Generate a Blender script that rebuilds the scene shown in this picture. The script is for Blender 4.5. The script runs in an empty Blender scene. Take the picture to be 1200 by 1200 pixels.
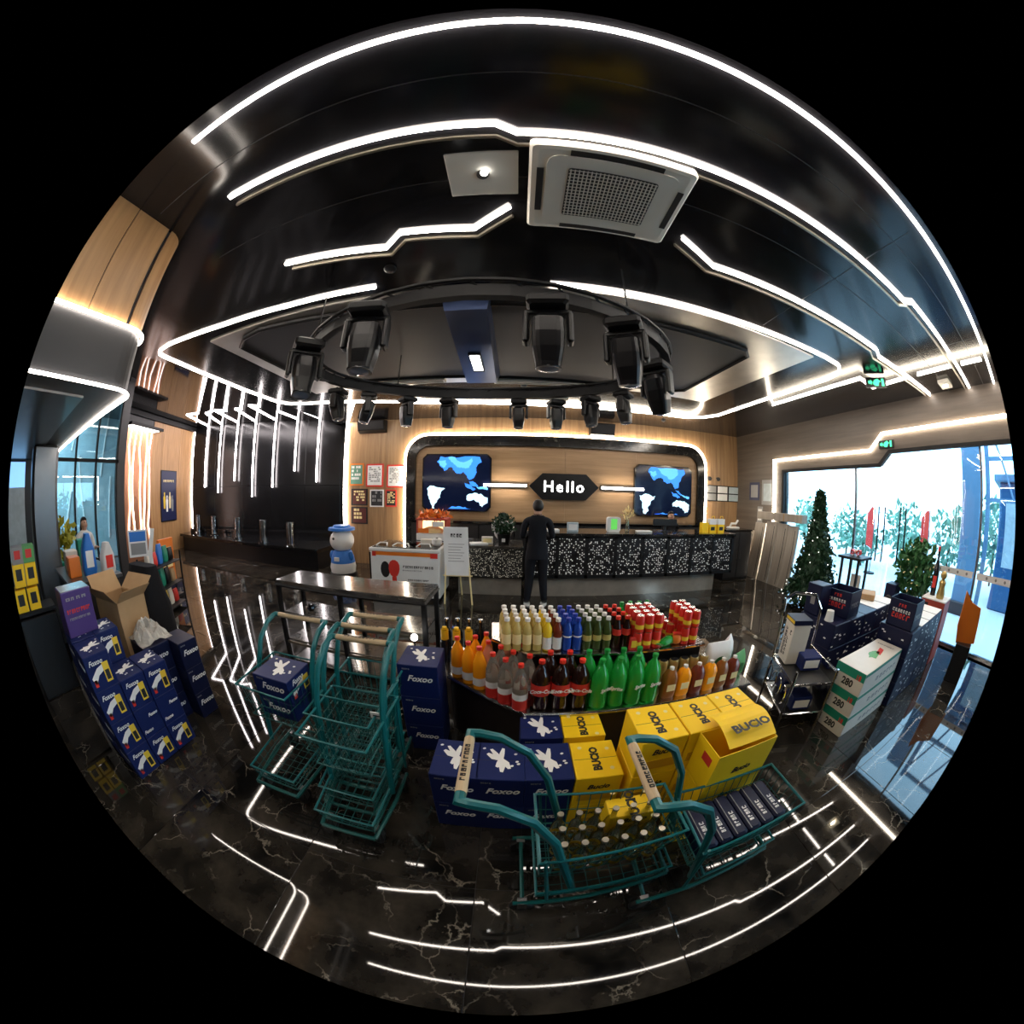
import bpy, bmesh, math, random
from mathutils import Vector, Matrix
random.seed(11)
PI = math.pi
scene = bpy.context.scene
COL = scene.collection

# ------------------------------------------------------------------ camera, world, exposure
cam = bpy.data.cameras.new('camera'); co = bpy.data.objects.new('camera', cam); COL.objects.link(co); scene.camera = co
cam.type = 'PANO'; cam.sensor_width = 36.0; cam.sensor_fit = 'HORIZONTAL'; cam.clip_start = .02; cam.clip_end = 500
# equidistant fisheye whose 180 degree circle has a radius of 590 of the 1200 px frame
cam.panorama_type = 'FISHEYE_LENS_POLYNOMIAL'
cam.fisheye_fov = PI
cam.fisheye_polynomial_k0 = 0; cam.fisheye_polynomial_k1 = -1 / 11.268
cam.fisheye_polynomial_k2 = 0; cam.fisheye_polynomial_k3 = 0; cam.fisheye_polynomial_k4 = 0
_M = ((0.99972482, -0.00940873, -0.02148882), (0.01063899, 0.9982672, 0.05787406), (0.02090706, -0.05808675, 0.99809259))
co.matrix_world = Matrix(((_M[0][0], _M[0][2], -_M[0][1], 0), (_M[1][0], _M[1][2], -_M[1][1], 0), (_M[2][0], _M[2][2], -_M[2][1], 1.8), (0, 0, 0, 1)))
world = bpy.data.worlds.new('world'); scene.world = world; world.use_nodes = True
_bg = world.node_tree.nodes['Background']; _bg.inputs[0].default_value = (.62, .84, 1, 1); _bg.inputs[1].default_value = 5.0
scene.view_settings.view_transform = 'Standard'; scene.view_settings.look = 'None'
scene.view_settings.exposure = 0.4; scene.view_settings.gamma = 1; scene.view_settings.use_curve_mapping = False
scene.cycles.use_denoising = True
scene.cycles.max_bounces = 8; scene.cycles.transparent_max_bounces = 16
scene.cycles.sample_clamp_indirect = 3
LED = 25.0

# ------------------------------------------------------------------ materials
MATS = {}
def mat(name, col=(.5, .5, .5), rough=.5, metal=0., spec=.5, var=.08, nscale=6., emit=None, estr=1., bump=0., alpha=None, trans=0., ior=1.45, coat=0.):
    if name in MATS: return MATS[name]
    m = bpy.data.materials.new(name); m.use_nodes = True; nt = m.node_tree; b = nt.nodes['Principled BSDF']
    b.inputs['Roughness'].default_value = rough; b.inputs['Metallic'].default_value = metal
    b.inputs['Specular IOR Level'].default_value = spec; b.inputs['IOR'].default_value = ior
    b.inputs['Coat Weight'].default_value = coat
    if trans: b.inputs['Transmission Weight'].default_value = trans
    tc = nt.nodes.new('ShaderNodeTexCoord'); nz = nt.nodes.new('ShaderNodeTexNoise'); nz.inputs['Scale'].default_value = nscale; nz.inputs['Detail'].default_value = 4
    nt.links.new(tc.outputs['Object'], nz.inputs['Vector'])
    r = nt.nodes.new('ShaderNodeMix'); r.data_type = 'RGBA'
    r.inputs[6].default_value = (*[c * (1 - var) for c in col], 1); r.inputs[7].default_value = (*[min(1, c * (1 + var)) for c in col], 1)
    nt.links.new(nz.outputs['Fac'], r.inputs[0]); nt.links.new(r.outputs[2], b.inputs['Base Color'])
    if emit:
        b.inputs['Emission Color'].default_value = (*emit, 1); b.inputs['Emission Strength'].default_value = estr
    if alpha is not None: b.inputs['Alpha'].default_value = alpha
    if bump:
        bp = nt.nodes.new('ShaderNodeBump'); bp.inputs['Strength'].default_value = bump; bp.inputs['Distance'].default_value = .02
        nt.links.new(nz.outputs['Fac'], bp.inputs['Height']); nt.links.new(bp.outputs[0], b.inputs['Normal'])
    MATS[name] = m; return m

def mat_marble(name, base, dark, vein, rough, scale=1., amount=.5):
    m = bpy.data.materials.new(name); m.use_nodes = True; nt = m.node_tree; N = nt.nodes.new; Lk = nt.links.new; b = nt.nodes['Principled BSDF']
    tc = N('ShaderNodeTexCoord'); oi = N('ShaderNodeObjectInfo'); mul = N('ShaderNodeVectorMath'); mul.operation = 'SCALE'
    cx = N('ShaderNodeCombineXYZ'); ml = N('ShaderNodeMath'); ml.operation = 'MULTIPLY'; ml.inputs[1].default_value = 57.
    Lk(oi.outputs['Random'], ml.inputs[0]); Lk(ml.outputs[0], cx.inputs[0]); Lk(ml.outputs[0], cx.inputs[2])
    ad = N('ShaderNodeVectorMath'); ad.operation = 'ADD'; Lk(tc.outputs['Object'], ad.inputs[0]); Lk(cx.outputs[0], ad.inputs[1])
    n1 = N('ShaderNodeTexNoise'); n1.inputs['Scale'].default_value = 1.6 * scale; n1.inputs['Detail'].default_value = 8; n1.inputs['Roughness'].default_value = .62; Lk(ad.outputs[0], n1.inputs['Vector'])
    mx = N('ShaderNodeMix'); mx.data_type = 'RGBA'; mx.inputs[0].default_value = .16; mx.blend_type = 'LINEAR_LIGHT'
    Lk(ad.outputs[0], mx.inputs[6]); Lk(n1.outputs['Color'], mx.inputs[7])
    vo = N('ShaderNodeTexVoronoi'); vo.feature = 'DISTANCE_TO_EDGE'; vo.inputs['Scale'].default_value = 1.9 * scale; Lk(mx.outputs[2], vo.inputs['Vector'])
    rp = N('ShaderNodeValToRGB'); rp.color_ramp.elements[0].position = 0; rp.color_ramp.elements[0].color = (1, 1, 1, 1); rp.color_ramp.elements[1].position = .016; rp.color_ramp.elements[1].color = (0, 0, 0, 1); Lk(vo.outputs['Distance'], rp.inputs[0])
    n2 = N('ShaderNodeTexNoise'); n2.inputs['Scale'].default_value = 2.3 * scale; n2.inputs['Detail'].default_value = 5; Lk(ad.outputs[0], n2.inputs['Vector'])
    r2 = N('ShaderNodeValToRGB'); r2.color_ramp.elements[0].position = .48; r2.color_ramp.elements[1].position = .66; Lk(n2.outputs['Fac'], r2.inputs[0])
    vm = N('ShaderNodeMath'); vm.operation = 'MULTIPLY'; Lk(rp.outputs[0], vm.inputs[0]); Lk(r2.outputs[0], vm.inputs[1])
    va = N('ShaderNodeMath'); va.operation = 'MULTIPLY'; va.inputs[1].default_value = amount; Lk(vm.outputs[0], va.inputs[0])
    c1 = N('ShaderNodeMix'); c1.data_type = 'RGBA'; c1.inputs[6].default_value = (*dark, 1); c1.inputs[7].default_value = (*base, 1); rc_ = N('ShaderNodeValToRGB'); rc_.color_ramp.elements[0].position = .38; rc_.color_ramp.elements[1].position = .78; Lk(n1.outputs['Fac'], rc_.inputs[0]); Lk(rc_.outputs[0], c1.inputs[0])
    c2 = N('ShaderNodeMix'); c2.data_type = 'RGBA'; c2.inputs[7].default_value = (*vein, 1); Lk(va.outputs[0], c2.inputs[0]); Lk(c1.outputs[2], c2.inputs[6])
    Lk(c2.outputs[2], b.inputs['Base Color']); b.inputs['Roughness'].default_value = rough
    b.inputs['Specular IOR Level'].default_value = .55
    MATS[name] = m; return m

def mat_wood(name, c1, c2, axis='z', rough=.42, scale=1.):
    m = bpy.data.materials.new(name); m.use_nodes = True; nt = m.node_tree; N = nt.nodes.new; Lk = nt.links.new; b = nt.nodes['Principled BSDF']
    tc = N('ShaderNodeTexCoord'); mp = N('ShaderNodeMapping'); s = 9. * scale; l = .55 * scale
    mp.inputs['Scale'].default_value = {'z': (s, s, l), 'x': (l, s, s), 'y': (s, l, s)}[axis]; Lk(tc.outputs['Object'], mp.inputs['Vector'])
    n = N('ShaderNodeTexNoise'); n.inputs['Scale'].default_value = 1.4; n.inputs['Detail'].default_value = 7; n.inputs['Roughness'].default_value = .6; n.inputs['Distortion'].default_value = .4; Lk(mp.outputs[0], n.inputs['Vector'])
    rp = N('ShaderNodeValToRGB'); rp.color_ramp.elements[0].position = .3; rp.color_ramp.elements[0].color = (*c1, 1); rp.color_ramp.elements[1].position = .72; rp.color_ramp.elements[1].color = (*c2, 1)
    Lk(n.outputs['Fac'], rp.inputs[0]); Lk(rp.outputs[0], b.inputs['Base Color']); b.inputs['Roughness'].default_value = rough
    MATS[name] = m; return m

def mat_emit(name, col, s):
    if name in MATS: return MATS[name]
    m = bpy.data.materials.new(name); m.use_nodes = True; b = m.node_tree.nodes['Principled BSDF']
    b.inputs['Base Color'].default_value = (*[min(.8, c) for c in col], 1); b.inputs['Emission Color'].default_value = (*col, 1); b.inputs['Emission Strength'].default_value = s
    MATS[name] = m; return m

def mat_glass(name, tint=(.9, .97, 1), gloss=.12, rough=.0):
    m = bpy.data.materials.new(name); m.use_nodes = True; nt = m.node_tree; N = nt.nodes.new
    nt.nodes.remove(nt.nodes['Principled BSDF']); out = nt.nodes['Material Output']
    t = N('ShaderNodeBsdfTransparent'); t.inputs[0].default_value = (*tint, 1); g = N('ShaderNodeBsdfGlossy'); g.inputs['Roughness'].default_value = rough
    fr = N('ShaderNodeFresnel'); fr.inputs[0].default_value = 1.45; mx = N('ShaderNodeMixShader')
    ma = N('ShaderNodeMath'); ma.operation = 'MULTIPLY_ADD'; ma.inputs[1].default_value = .9; ma.inputs[2].default_value = gloss * .3; nt.links.new(fr.outputs[0], ma.inputs[0])
    nt.links.new(ma.outputs[0], mx.inputs[0]); nt.links.new(t.outputs[0], mx.inputs[1]); nt.links.new(g.outputs[0], mx.inputs[2]); nt.links.new(mx.outputs[0], out.inputs[0])
    MATS[name] = m; return m

def mat_dots(name, base, dot, scale, thr, emit=0.):
    m = bpy.data.materials.new(name); m.use_nodes = True; nt = m.node_tree; N = nt.nodes.new; Lk = nt.links.new; b = nt.nodes['Principled BSDF']
    tc = N('ShaderNodeTexCoord'); v = N('ShaderNodeTexVoronoi'); v.inputs['Scale'].default_value = scale; v.inputs['Randomness'].default_value = .55; Lk(tc.outputs['Object'], v.inputs['Vector'])
    lt = N('ShaderNodeMath'); lt.operation = 'LESS_THAN'; lt.inputs[1].default_value = thr; Lk(v.outputs['Distance'], lt.inputs[0])
    c = N('ShaderNodeMix'); c.data_type = 'RGBA'; c.inputs[6].default_value = (*base, 1); c.inputs[7].default_value = (*dot, 1); Lk(lt.outputs[0], c.inputs[0]); Lk(c.outputs[2], b.inputs['Base Color'])
    b.inputs['Roughness'].default_value = .3
    if emit:
        b.inputs['Emission Color'].default_value = (*dot, 1); me = N('ShaderNodeMath'); me.operation = 'MULTIPLY'; me.inputs[1].default_value = emit; Lk(lt.outputs[0], me.inputs[0]); Lk(me.outputs[0], b.inputs['Emission Strength'])
    MATS[name] = m; return m

mat_marble('marble_floor', (.060, .050, .038), (.004, .004, .004), (.42, .37, .29), .035, 1.7, .6)
mat_marble('marble_top', (.13, .12, .105), (.03, .028, .026), (.45, .41, .34), .12, 3., .8)
mat_marble('marble_arch', (.02, .02, .02), (.006, .006, .006), (.4, .37, .3), .12, 3., .8)
mat_wood('wood_wall', (.21, .115, .05), (.40, .24, .115), 'z')
mat_wood('wood_wall_h', (.30, .18, .085), (.47, .30, .16), 'x')
mat_wood('wood_warm', (.30, .155, .06), (.5, .28, .12), 'z')
mat_wood('wood_grey', (.055, .042, .032), (.10, .078, .06), 'y')
mat_wood('wood_plank', (.30, .26, .21), (.42, .37, .31), 'z')
mat_wood('handle_wood', (.40, .29, .16), (.62, .48, .30), 'y', .5, 4)
mat('ceiling_black', (.008, .008, .0095), .13, 0, .45, .2, 2)
mat('ceiling_bay', (.012, .011, .011), .06, 0, .6, .2, 2)
mat('band_steel', (.62, .59, .54), .33, 1, .5, .25, 3.5, bump=.12)
mat('panel_dark', (.022, .022, .024), .5, 0, .3)
mat('black_metal', (.008, .008, .009), .5, .0, .3)
mat('black_gloss', (.008, .008, .009), .07, 0, .6)
mat('black_plastic', (.007, .007, .008), .36, 0, .4)
mat('dark_grey', (.022, .022, .024), .45)
mat('grey_metal', (.16, .16, .16), .3, .9)
mat('steel', (.55, .55, .54), .18, 1)
mat('chrome', (.75, .75, .76), .08, 1)
mat('alu_trim', (.42, .38, .30), .3, .9)
mat('mirror_plinth', (.40, .37, .32), .14, .45, .6, .35, 5, bump=.06)  # room mirrored in the plinth is painted as a pale mottled tan
mat('white_plastic', (.72, .72, .70), .4)
mat('white_paper', (.78, .78, .77), .7)
mat('ac_white', (.74, .71, .63), .45)
mat('grille_dark', (.05, .05, .05), .6)
mat('teal', (.004, .125, .135), .3, .1, .6, .15)
mat('teal_wire', (.004, .09, .085), .35, .1, .5, .2)
mat('rubber', (.01, .01, .01), .6)
mat('card_navy', (.006, .015, .092), .5, 0, .3, .12, 9)
mat('card_navy_dark', (.004, .007, .034), .45, 0, .3, .2, 9)
mat('card_yellow', (.93, .60, .010), .45, 0, .4, .06, 9)
mat('card_white', (.66, .62, .55), .5, 0, .4, .08, 7)
mat('card_green', (.01, .22, .14), .45)
mat('card_kraft', (.42, .27, .14), .7, 0, .3, .12, 10)
mat('card_purple', (.06, .03, .16), .4)
mat('print_white', (.82, .82, .80), .5)
mat('print_black', (.015, .015, .015), .5)
mat('print_red', (.62, .035, .025), .45)
mat('print_yellow', (.8, .55, .04), .5)
mat('print_green', (.10, .33, .10), .5)
mat('print_grey', (.25, .25, .25), .5)
mat('print_pale', (.85, .70, .35), .5)
mat('orange_plastic', (.75, .19, .02), .4)
mat('red_card', (.42, .06, .035), .5)
mat('blue_bright', (.02, .16, .55), .4)
mat('fabric_black', (.009, .009, .011), .85, 0, .2, .2, 30)
mat('fabric_suit', (.007, .008, .012), .8, 0, .25, .2, 30)
mat('fabric_white', (.6, .6, .6), .8)
mat('skin', (.45, .26, .18), .5)
mat('hair', (.012, .010, .009), .55)
mat('shoe', (.02, .02, .02), .4)
mat('leaf_dark', (.012, .045, .018), .5, 0, .4, .4, 8)
mat('leaf_green', (.03, .12, .035), .5, 0, .4, .4, 5)
mat('leaf_out', (.14, .30, .22), .6, 0, .3, .4, 4)  # paled so the blown-out daylight outdoors is in the leaf colour
mat('bark', (.08, .05, .03), .8)
mat('pavement', (.55, .56, .57), .6, 0, .4, .1, 2)
mat('facade', (.55, .57, .58), .6)
mat('soil', (.05, .035, .025), .9)
mat('copper', (.48, .22, .12), .3, .7)
mat('grout', (.02, .019, .018), .6)
mat('frosted', (.42, .5, .54), .35, 0, .5, .25, 9, trans=.0)
mat('poster_navy', (.015, .02, .07), .35)
mat('pet_clear', (.55, .52, .46), .08, 0, .6, .05, alpha=.55)
mat('wrap_clear', (.55, .52, .46), .12, 0, .6, .3, 14, alpha=.75, bump=1.)
mat('liq_cola', (.018, .006, .004), .07, 0, .6)
mat('liq_green', (.03, .62, .09), .08, 0, .6, .2, 10, trans=.55)
mat('liq_orange', (.95, .34, .01), .12)
mat('liq_clear', (.85, .78, .68), .06, 0, .6, trans=.85)
mat('liq_yellow', (.85, .66, .22), .08, trans=.4)
mat('liq_gold', (.8, .55, .03), .1)
mat('liq_tea', (.16, .03, .015), .1)
mat('liq_blue', (.015, .06, .36), .12)
mat('liq_olive', (.05, .075, .02), .08)
mat('liq_brown', (.25, .09, .02), .12)
mat('bottle_black', (.01, .01, .012), .1)
mat('cap_red', (.75, .035, .02), .35)
mat('cap_white', (.8, .78, .74), .4)
mat('cap_blue', (.02, .05, .4), .35)
mat('cap_green', (.01, .3, .05), .35)
mat('cap_yellow', (.85, .5, .02), .35)
mat('can_red', (.6, .03, .02), .3, .2)
mat('can_gold', (.42, .30, .10), .3, .5)
mat('silver_foil', (.6, .6, .6), .25, 1)
mat_glass('glass_door', (.78, .92, 1), .15)
mat_glass('glass_item', (.85, .9, .92), .5)
mat_glass('glass_olive', (.93, .93, .78), .6)
mat_glass('glass_window', (.80, .92, .95), .25)
mat_emit('led_white', (1, .895, .79), LED)
mat_emit('led_warm', (1, .88, .70), LED)
mat_emit('led_pinkish', (1, .90, .90), LED * .8)
mat_emit('neon', (1, .85, .80), LED * .25)
mat_emit('lamp_white', (1, .97, .92), 9)
mat_emit('sign_white', (1, .98, .95), 7)
mat('screen_dark', (.004, .006, .016), .12, 0, .5, .1, emit=(.0008, .003, .014), estr=1.)
mat_emit('screen_blue', (.03, .22, .85), 1.1)
mat_emit('screen_mid', (.10, .42, .95), 1.1)
mat_emit('screen_white', (.55, .82, 1), 1.2)
mat_emit('exit_green', (.05, .8, .35), 1.3)
mat_emit('bulb_dot', (1, .95, .88), 1.6)
mat_emit('display_green', (.10, .5, .08), .7)
mat_emit('popcorn_glow', (1, .72, .38), 1.6)
mat_dots('perforated', (.008, .008, .009), (.75, .75, .72), 26, .30, .25)
mat_dots('sparkle_front', (.02, .02, .018), (.72, .68, .56), 42, .38, .22)  # glitter of the low counter is painted as faintly glowing dots
mat_dots('ad_print', (.75, .74, .72), (.70, .70, .69), 6, .3)

# ------------------------------------------------------------------ mesh helpers
class MB:
    def __init__(s): s.v = []; s.f = []; s.m = []
    def add(s, vs, fs, mi=0):
        o = len(s.v); s.v += [tuple(v) for v in vs]; s.f += [tuple(i + o for i in f) for f in fs]; s.m += [mi] * len(fs); return s
    def box(s, x0, x1, y0, y1, z0, z1, mi=0):
        vs = [(x, y, z) for z in (z0, z1) for y in (y0, y1) for x in (x0, x1)]
        return s.add(vs, [(0, 2, 3, 1), (4, 5, 7, 6), (0, 1, 5, 4), (2, 6, 7, 3), (0, 4, 6, 2), (1, 3, 7, 5)], mi)
    def cbox(s, x0, x1, y0, y1, z0, z1, c, mi=0):      # box with chamfered edges: stacked insets
        ring = lambda d, z: [(x0 + d + c, y0 + d, z), (x1 - d - c, y0 + d, z), (x1 - d, y0 + d + c, z), (x1 - d, y1 - d - c, z), (x1 - d - c, y1 - d, z), (x0 + d + c, y1 - d, z), (x0 + d, y1 - d - c, z), (x0 + d, y0 + d + c, z)]
        return s.loft([ring(c, z0), ring(0, z0 + c), ring(0, z1 - c), ring(c, z1)], True, mi)
    def loft(s, rings, caps=True, mi=0, closed=True):
        n = len(rings[0]); vs = [p for r in rings for p in r]; fs = []
        for k in range(len(rings) - 1):
            for i in range(n if closed else n - 1):
                j = (i + 1) % n; fs.append((k * n + i, k * n + j, (k + 1) * n + j, (k + 1) * n + i))
        if caps: fs.append(tuple(range(n - 1, -1, -1))); fs.append(tuple((len(rings) - 1) * n + i for i in range(n)))
        return s.add(vs, fs, mi)
    def lathe(s, prof, n=14, c=(0, 0, 0), mi=0, caps=True):
        return s.loft([[(c[0] + r * math.cos(2 * PI * i / n), c[1] + r * math.sin(2 * PI * i / n), c[2] + z) for i in range(n)] for r, z in prof], caps, mi)
    def prism(s, poly, z0, z1, mi=0):
        return s.loft([[(x, y, z0) for x, y in poly], [(x, y, z1) for x, y in poly]], True, mi)
    def tube(s, path, r, n=8, mi=0, closed=False, prof=None):
        P = [Vector(p) for p in path]; m = len(P); rings = []; up = None
        for k in range(m):
            if closed: a = (P[k] - P[k - 1]).normalized(); b = (P[(k + 1) % m] - P[k]).normalized()
            else:
                a = (P[k] - P[k - 1]).normalized() if k else (P[1] - P[0]).normalized()
                b = (P[k + 1] - P[k]).normalized() if k < m - 1 else a
            t = (a + b)
            t = t.normalized() if t.length > 1e-6 else a
            if up is None:
                up = Vector((0, 0, 1)) if abs(t.z) < .9 else Vector((0, 1, 0))
            u = up - t * up.dot(t)
            if u.length < 1e-4: u = Vector((1, 0, 0)) - t * t.x
            u.normalize(); w = t.cross(u); up = u
            sc = 1 / max(.45, math.sqrt(max(0, (1 + a.dot(b)) / 2)))
            side = (b - a); side = side.normalized() if side.length > 1e-5 else None
            rg = []
            pr = prof or [(r * math.cos(2 * PI * i / n), r * math.sin(2 * PI * i / n)) for i in range(n)]
            for px_, py_ in pr:
                d = u * px_ + w * py_
                if side is not None: d = d + side * (d.dot(side)) * (sc - 1)
                rg.append(tuple(P[k] + d))
            rings.append(rg)
        if closed: rings.append(rings[0])
        return s.loft(rings, not closed, mi)
    def sphere(s, c, rx, ry=None, rz=None, nu=12, nv=8, mi=0):
        ry = ry or rx; rz = rz or rx
        rings = [[(c[0] + rx * math.sin(PI * (k + .02) / (nv + .04)) * math.cos(2 * PI * i / nu), c[1] + ry * math.sin(PI * (k + .02) / (nv + .04)) * math.sin(2 * PI * i / nu), c[2] - rz * math.cos(PI * k / nv)) for i in range(nu)] for k in range(nv + 1)]
        return s.loft(rings, True, mi)
    def quad(s, a, b, c, d, mi=0): return s.add([a, b, c, d], [(0, 1, 2, 3)], mi)
    def mesh(s, name, mats, smooth=False):
        me = bpy.data.meshes.new(name); me.from_pydata(s.v, [], s.f)
        for mm in (mats if isinstance(mats, (list, tuple)) else [mats]): me.materials.append(MATS[mm] if isinstance(mm, str) else mm)
        if any(s.m): me.polygons.foreach_set('material_index', s.m)
        bm = bmesh.new(); bm.from_mesh(me); bmesh.ops.recalc_face_normals(bm, faces=bm.faces); bm.to_mesh(me); bm.free()
        if smooth:
            me.polygons.foreach_set('use_smooth', [True] * len(me.polygons))
            try: me.set_sharp_from_angle(angle=.7)
            except Exception: pass
        me.update(); return me
    def obj(s, name, mats, parent=None, smooth=False):
        return link(name, s.mesh(name, mats, smooth), parent)

def link(name, me, parent=None, loc=None, rz=None):
    o = bpy.data.objects.new(name, me); COL.objects.link(o)
    if parent is not None: o.parent = parent
    if loc: o.location = loc
    if rz: o.rotation_euler = (0, 0, rz)
    return o
def tag(o, label, cat, group=None):
    o['label'] = label; o['category'] = cat
    if group: o['group'] = group
    return o
def thing(name, label, cat, loc=(0, 0, 0), rz=0., group=None):
    o = bpy.data.objects.new(name, None); o.empty_display_size = .1; COL.objects.link(o); o.location = loc; o.rotation_euler = (0, 0, rz)
    return tag(o, label, cat, group)
def struct(o): o['kind'] = 'structure'; return o
def copy_tree(root, loc, rz=None, label=None, rot=None):
    r = root.copy(); COL.objects.link(r); r.location = loc
    if rz is not None: r.rotation_euler = (0, 0, rz)
    if rot: r.rotation_euler = rot
    if label: r['label'] = label
    for ch in list(root.children):
        c = ch.copy(); COL.objects.link(c); c.parent = r
        for g in list(ch.children):
            d = g.copy(); COL.objects.link(d); d.parent = c
    return r
def shear_text(txt, size, material, shear=0., bold=.0, extrude=.0006, rot=None, squash=1.):
    key = ('T', txt, size, material, shear, bold, rot, squash)
    if key in MATS: return MATS[key]
    cu = bpy.data.curves.new('lettering', 'FONT'); cu.body = txt; cu.size = size; cu.shear = shear; cu.offset = bold; cu.extrude = extrude; cu.align_x = 'CENTER'; cu.align_y = 'CENTER'; cu.resolution_u = 2
    o = bpy.data.objects.new('lettering', cu); COL.objects.link(o)
    dg = bpy.context.evaluated_depsgraph_get(); me = bpy.data.meshes.new_from_object(o.evaluated_get(dg)); bpy.data.objects.remove(o); bpy.data.curves.remove(cu)
    me.materials.clear(); me.materials.append(MATS[material]); me.name = 'lettering'
    if squash != 1.: me.transform(Matrix.Diagonal((squash, 1, 1, 1)))
    MATS[key] = me; return me
def text(txt, size, material, parent, loc, rot, shear=0., bold=0., squash=1.):
    o = link('lettering', shear_text(txt, size, material, shear, bold, squash=squash), parent); o.location = loc; o.rotation_euler = rot; o['kind'] = 'stuff'; return o
def marks(parent, w, h, m, loc, rot, seed=1, n=7):
    g_ = MB(); r_ = random.Random(seed); x = -w / 2
    for k in range(n):
        l = w / n * r_.uniform(.55, .85); g_.box(x, x + l * .35, -h / 2, h / 2, 0, .0007); g_.box(x, x + l, h * r_.uniform(-.1, .25), h / 2, 0, .0007)
        if r_.random() < .6: g_.box(x + l * .65, x + l, -h / 2, h * .2, 0, .0007)
        if r_.random() < .5: g_.box(x, x + l, -h / 2, -h * .3, 0, .0007)
        x += w / n
    o = g_.obj('printed_marks', m, parent); o.location = loc; o.rotation_euler = rot; o['kind'] = 'stuff'; return o
def blob(n, r, jit, sx=1., sy=1., seed=0):
    rr = random.Random(seed); return [(sx * r * (1 + jit * (rr.random() * 2 - 1)) * math.cos(2 * PI * i / n), sy * r * (1 + jit * (rr.random() * 2 - 1)) * math.sin(2 * PI * i / n)) for i in range(n)]
def round_rect(x0, x1, y0, y1, r, n=6):
    pts = []
    for cx, cy, a in ((x1 - r, y0 + r, -PI / 2), (x1 - r, y1 - r, 0), (x0 + r, y1 - r, PI / 2), (x0 + r, y0 + r, PI)):
        pts += [(cx + r * math.cos(a + PI / 2 * k / n), cy + r * math.sin(a + PI / 2 * k / n)) for k in range(n + 1)]
    return pts
FRONT = (PI / 2, 0, 0)            # lettering standing up, read from -y
SIDE_R = (PI / 2, 0, PI / 2)      # read from +x
SIDE_L = (PI / 2, 0, -PI / 2)     # read from -x

H = 3.56; HB = 4.11; XR = 6.05; YB = 7.3
# ------------------------------------------------------------------ floor with tiles
floor = struct(MB().box(-12.2, XR + .15, -3.2, 9.2, -.12, -.006).obj('floor', 'grout'))
TS = .88; tme = MB().cbox(-TS / 2 + .002, TS / 2 - .002, -TS / 2 + .002, TS / 2 - .002, -.006, 0, .0015).mesh('tile', 'marble_floor')
nt_ = 0
for i in range(-14, 7):
    for j in range(-1, 10):
        cx, cy = i * TS + .3, j * TS + .18
        if cx + TS / 2 > XR + .1 or cx < -12 or cy > 8.7: continue
        if cx < -9 and cy < 2.5: continue
        t = link('tile', tme, floor, (cx, cy, 0)); t.rotation_euler = (0, 0, random.choice((0, PI / 2, PI, -PI / 2))); nt_ += 1
# far tile rows at the right edge, cut to the wall line
tme2 = MB().cbox(-.13, .13, -TS / 2 + .002, TS / 2 - .002, -.006, 0, .0015).mesh('tile', 'marble_floor')
for j in range(-1, 9): link('tile', tme2, floor, (6.02, j * TS + .18, 0))
tmeb = MB().box(-12, XR, -3.2, -1.15, -.006, 0).obj('tile_field', 'marble_floor', floor)

# ------------------------------------------------------------------ ceilings
ceiling = struct(MB().box(-4.67, XR + .2, -3.2, YB + .2, H, H + .12).obj('ceiling', 'ceiling_black'))
cb = MB().box(-12.3, -7.55, 2.6, 9.2, HB, HB + .1).box(-7.55, -4.67, -3.2, 9.2, HB, HB + .1); cb.box(-4.70, -4.67, -3.2, 9.2, H, HB + .1)
cb.box(-4.7, -4.2, YB, 9.2, H, HB + .1)
cbo = cb.obj('bay_soffit', 'ceiling_bay', ceiling)
# seams between ceiling panels
sm = MB()
for y in (1.16, .46, -.4): sm.box(-2.2, XR, y - .003, y + .003, H - .002, H + .001)
for x in (2.4, 4.4): sm.box(x - .003, x + .003, .3, 2.2, H - .002, H + .001)
sm.obj('panel_seams', 'dark_grey', ceiling)
# reflective coffer band and inner panel
band = [(-3.5, 2.18), (-1.25, 2.3), (3.45, 2.36), (3.3, 4.9), (-3.55, 4.75)]
inner = [(-3.0, 2.35), (-2.7, 2.3), (-1.3, 2.5), (0, 2.55), (1.2, 2.66), (2.55, 2.72), (2.68, 2.85), (2.62, 4.4), (2.45, 4.52), (1.5, 4.6), (0, 4.52), (-2.7, 4.35), (-3.2, 3.8), (-3.22, 2.5)]
coffer = thing('coffer_panel', 'dark inset ceiling panel framed by a wide mirror-polished steel band above the lighting ring', 'ceiling panel', (0, 0, H))
MB().prism(band, -.02, -.001).obj('steel_band', 'band_steel', coffer)
MB().prism(inner, -.045, -.021).obj('dark_panel', 'panel_dark', coffer)
MB().tube([(x, y, -.045) for x, y in inner], .03, 6, closed=True).obj('panel_frame', 'black_metal', coffer)

def led(path, label, w=.035, h=.03, m='led_white', closed=False, group=None, trim=None):
    prof = [(-h / 2, -w / 2), (h / 2, -w / 2), (h / 2, w / 2), (-h / 2, w / 2)]
    o = MB().tube(path, 0, closed=closed, prof=prof).obj('led_strip', m); tag(o, label, 'light strip', group)
    if trim:
        MB().tube([(p[0] + trim[0], p[1] + trim[1], p[2] + trim[2]) for p in path], 0, prof=[(-.012, -.008), (.012, -.008), (.012, .008), (-.012, .008)]).obj('metal_trim', 'alu_trim', o)
    return o
zl = H - .014
led([(-1.576, .20, zl), (0, .165, zl), (2.5, .19, zl), (6.03, .25, zl)], 'long straight ceiling light strip nearest the camera, running to the right wall', .029, .02)
led([(-1.676, .715, zl), (-.12, .77, zl), (-.02, .83, zl), (3.18, .80, zl), (3.24, .735, zl), (6.03, .745, zl)], 'long ceiling light strip with a small kink passing the air conditioner', .031, .02, trim=(0, .085, .0))
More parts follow.
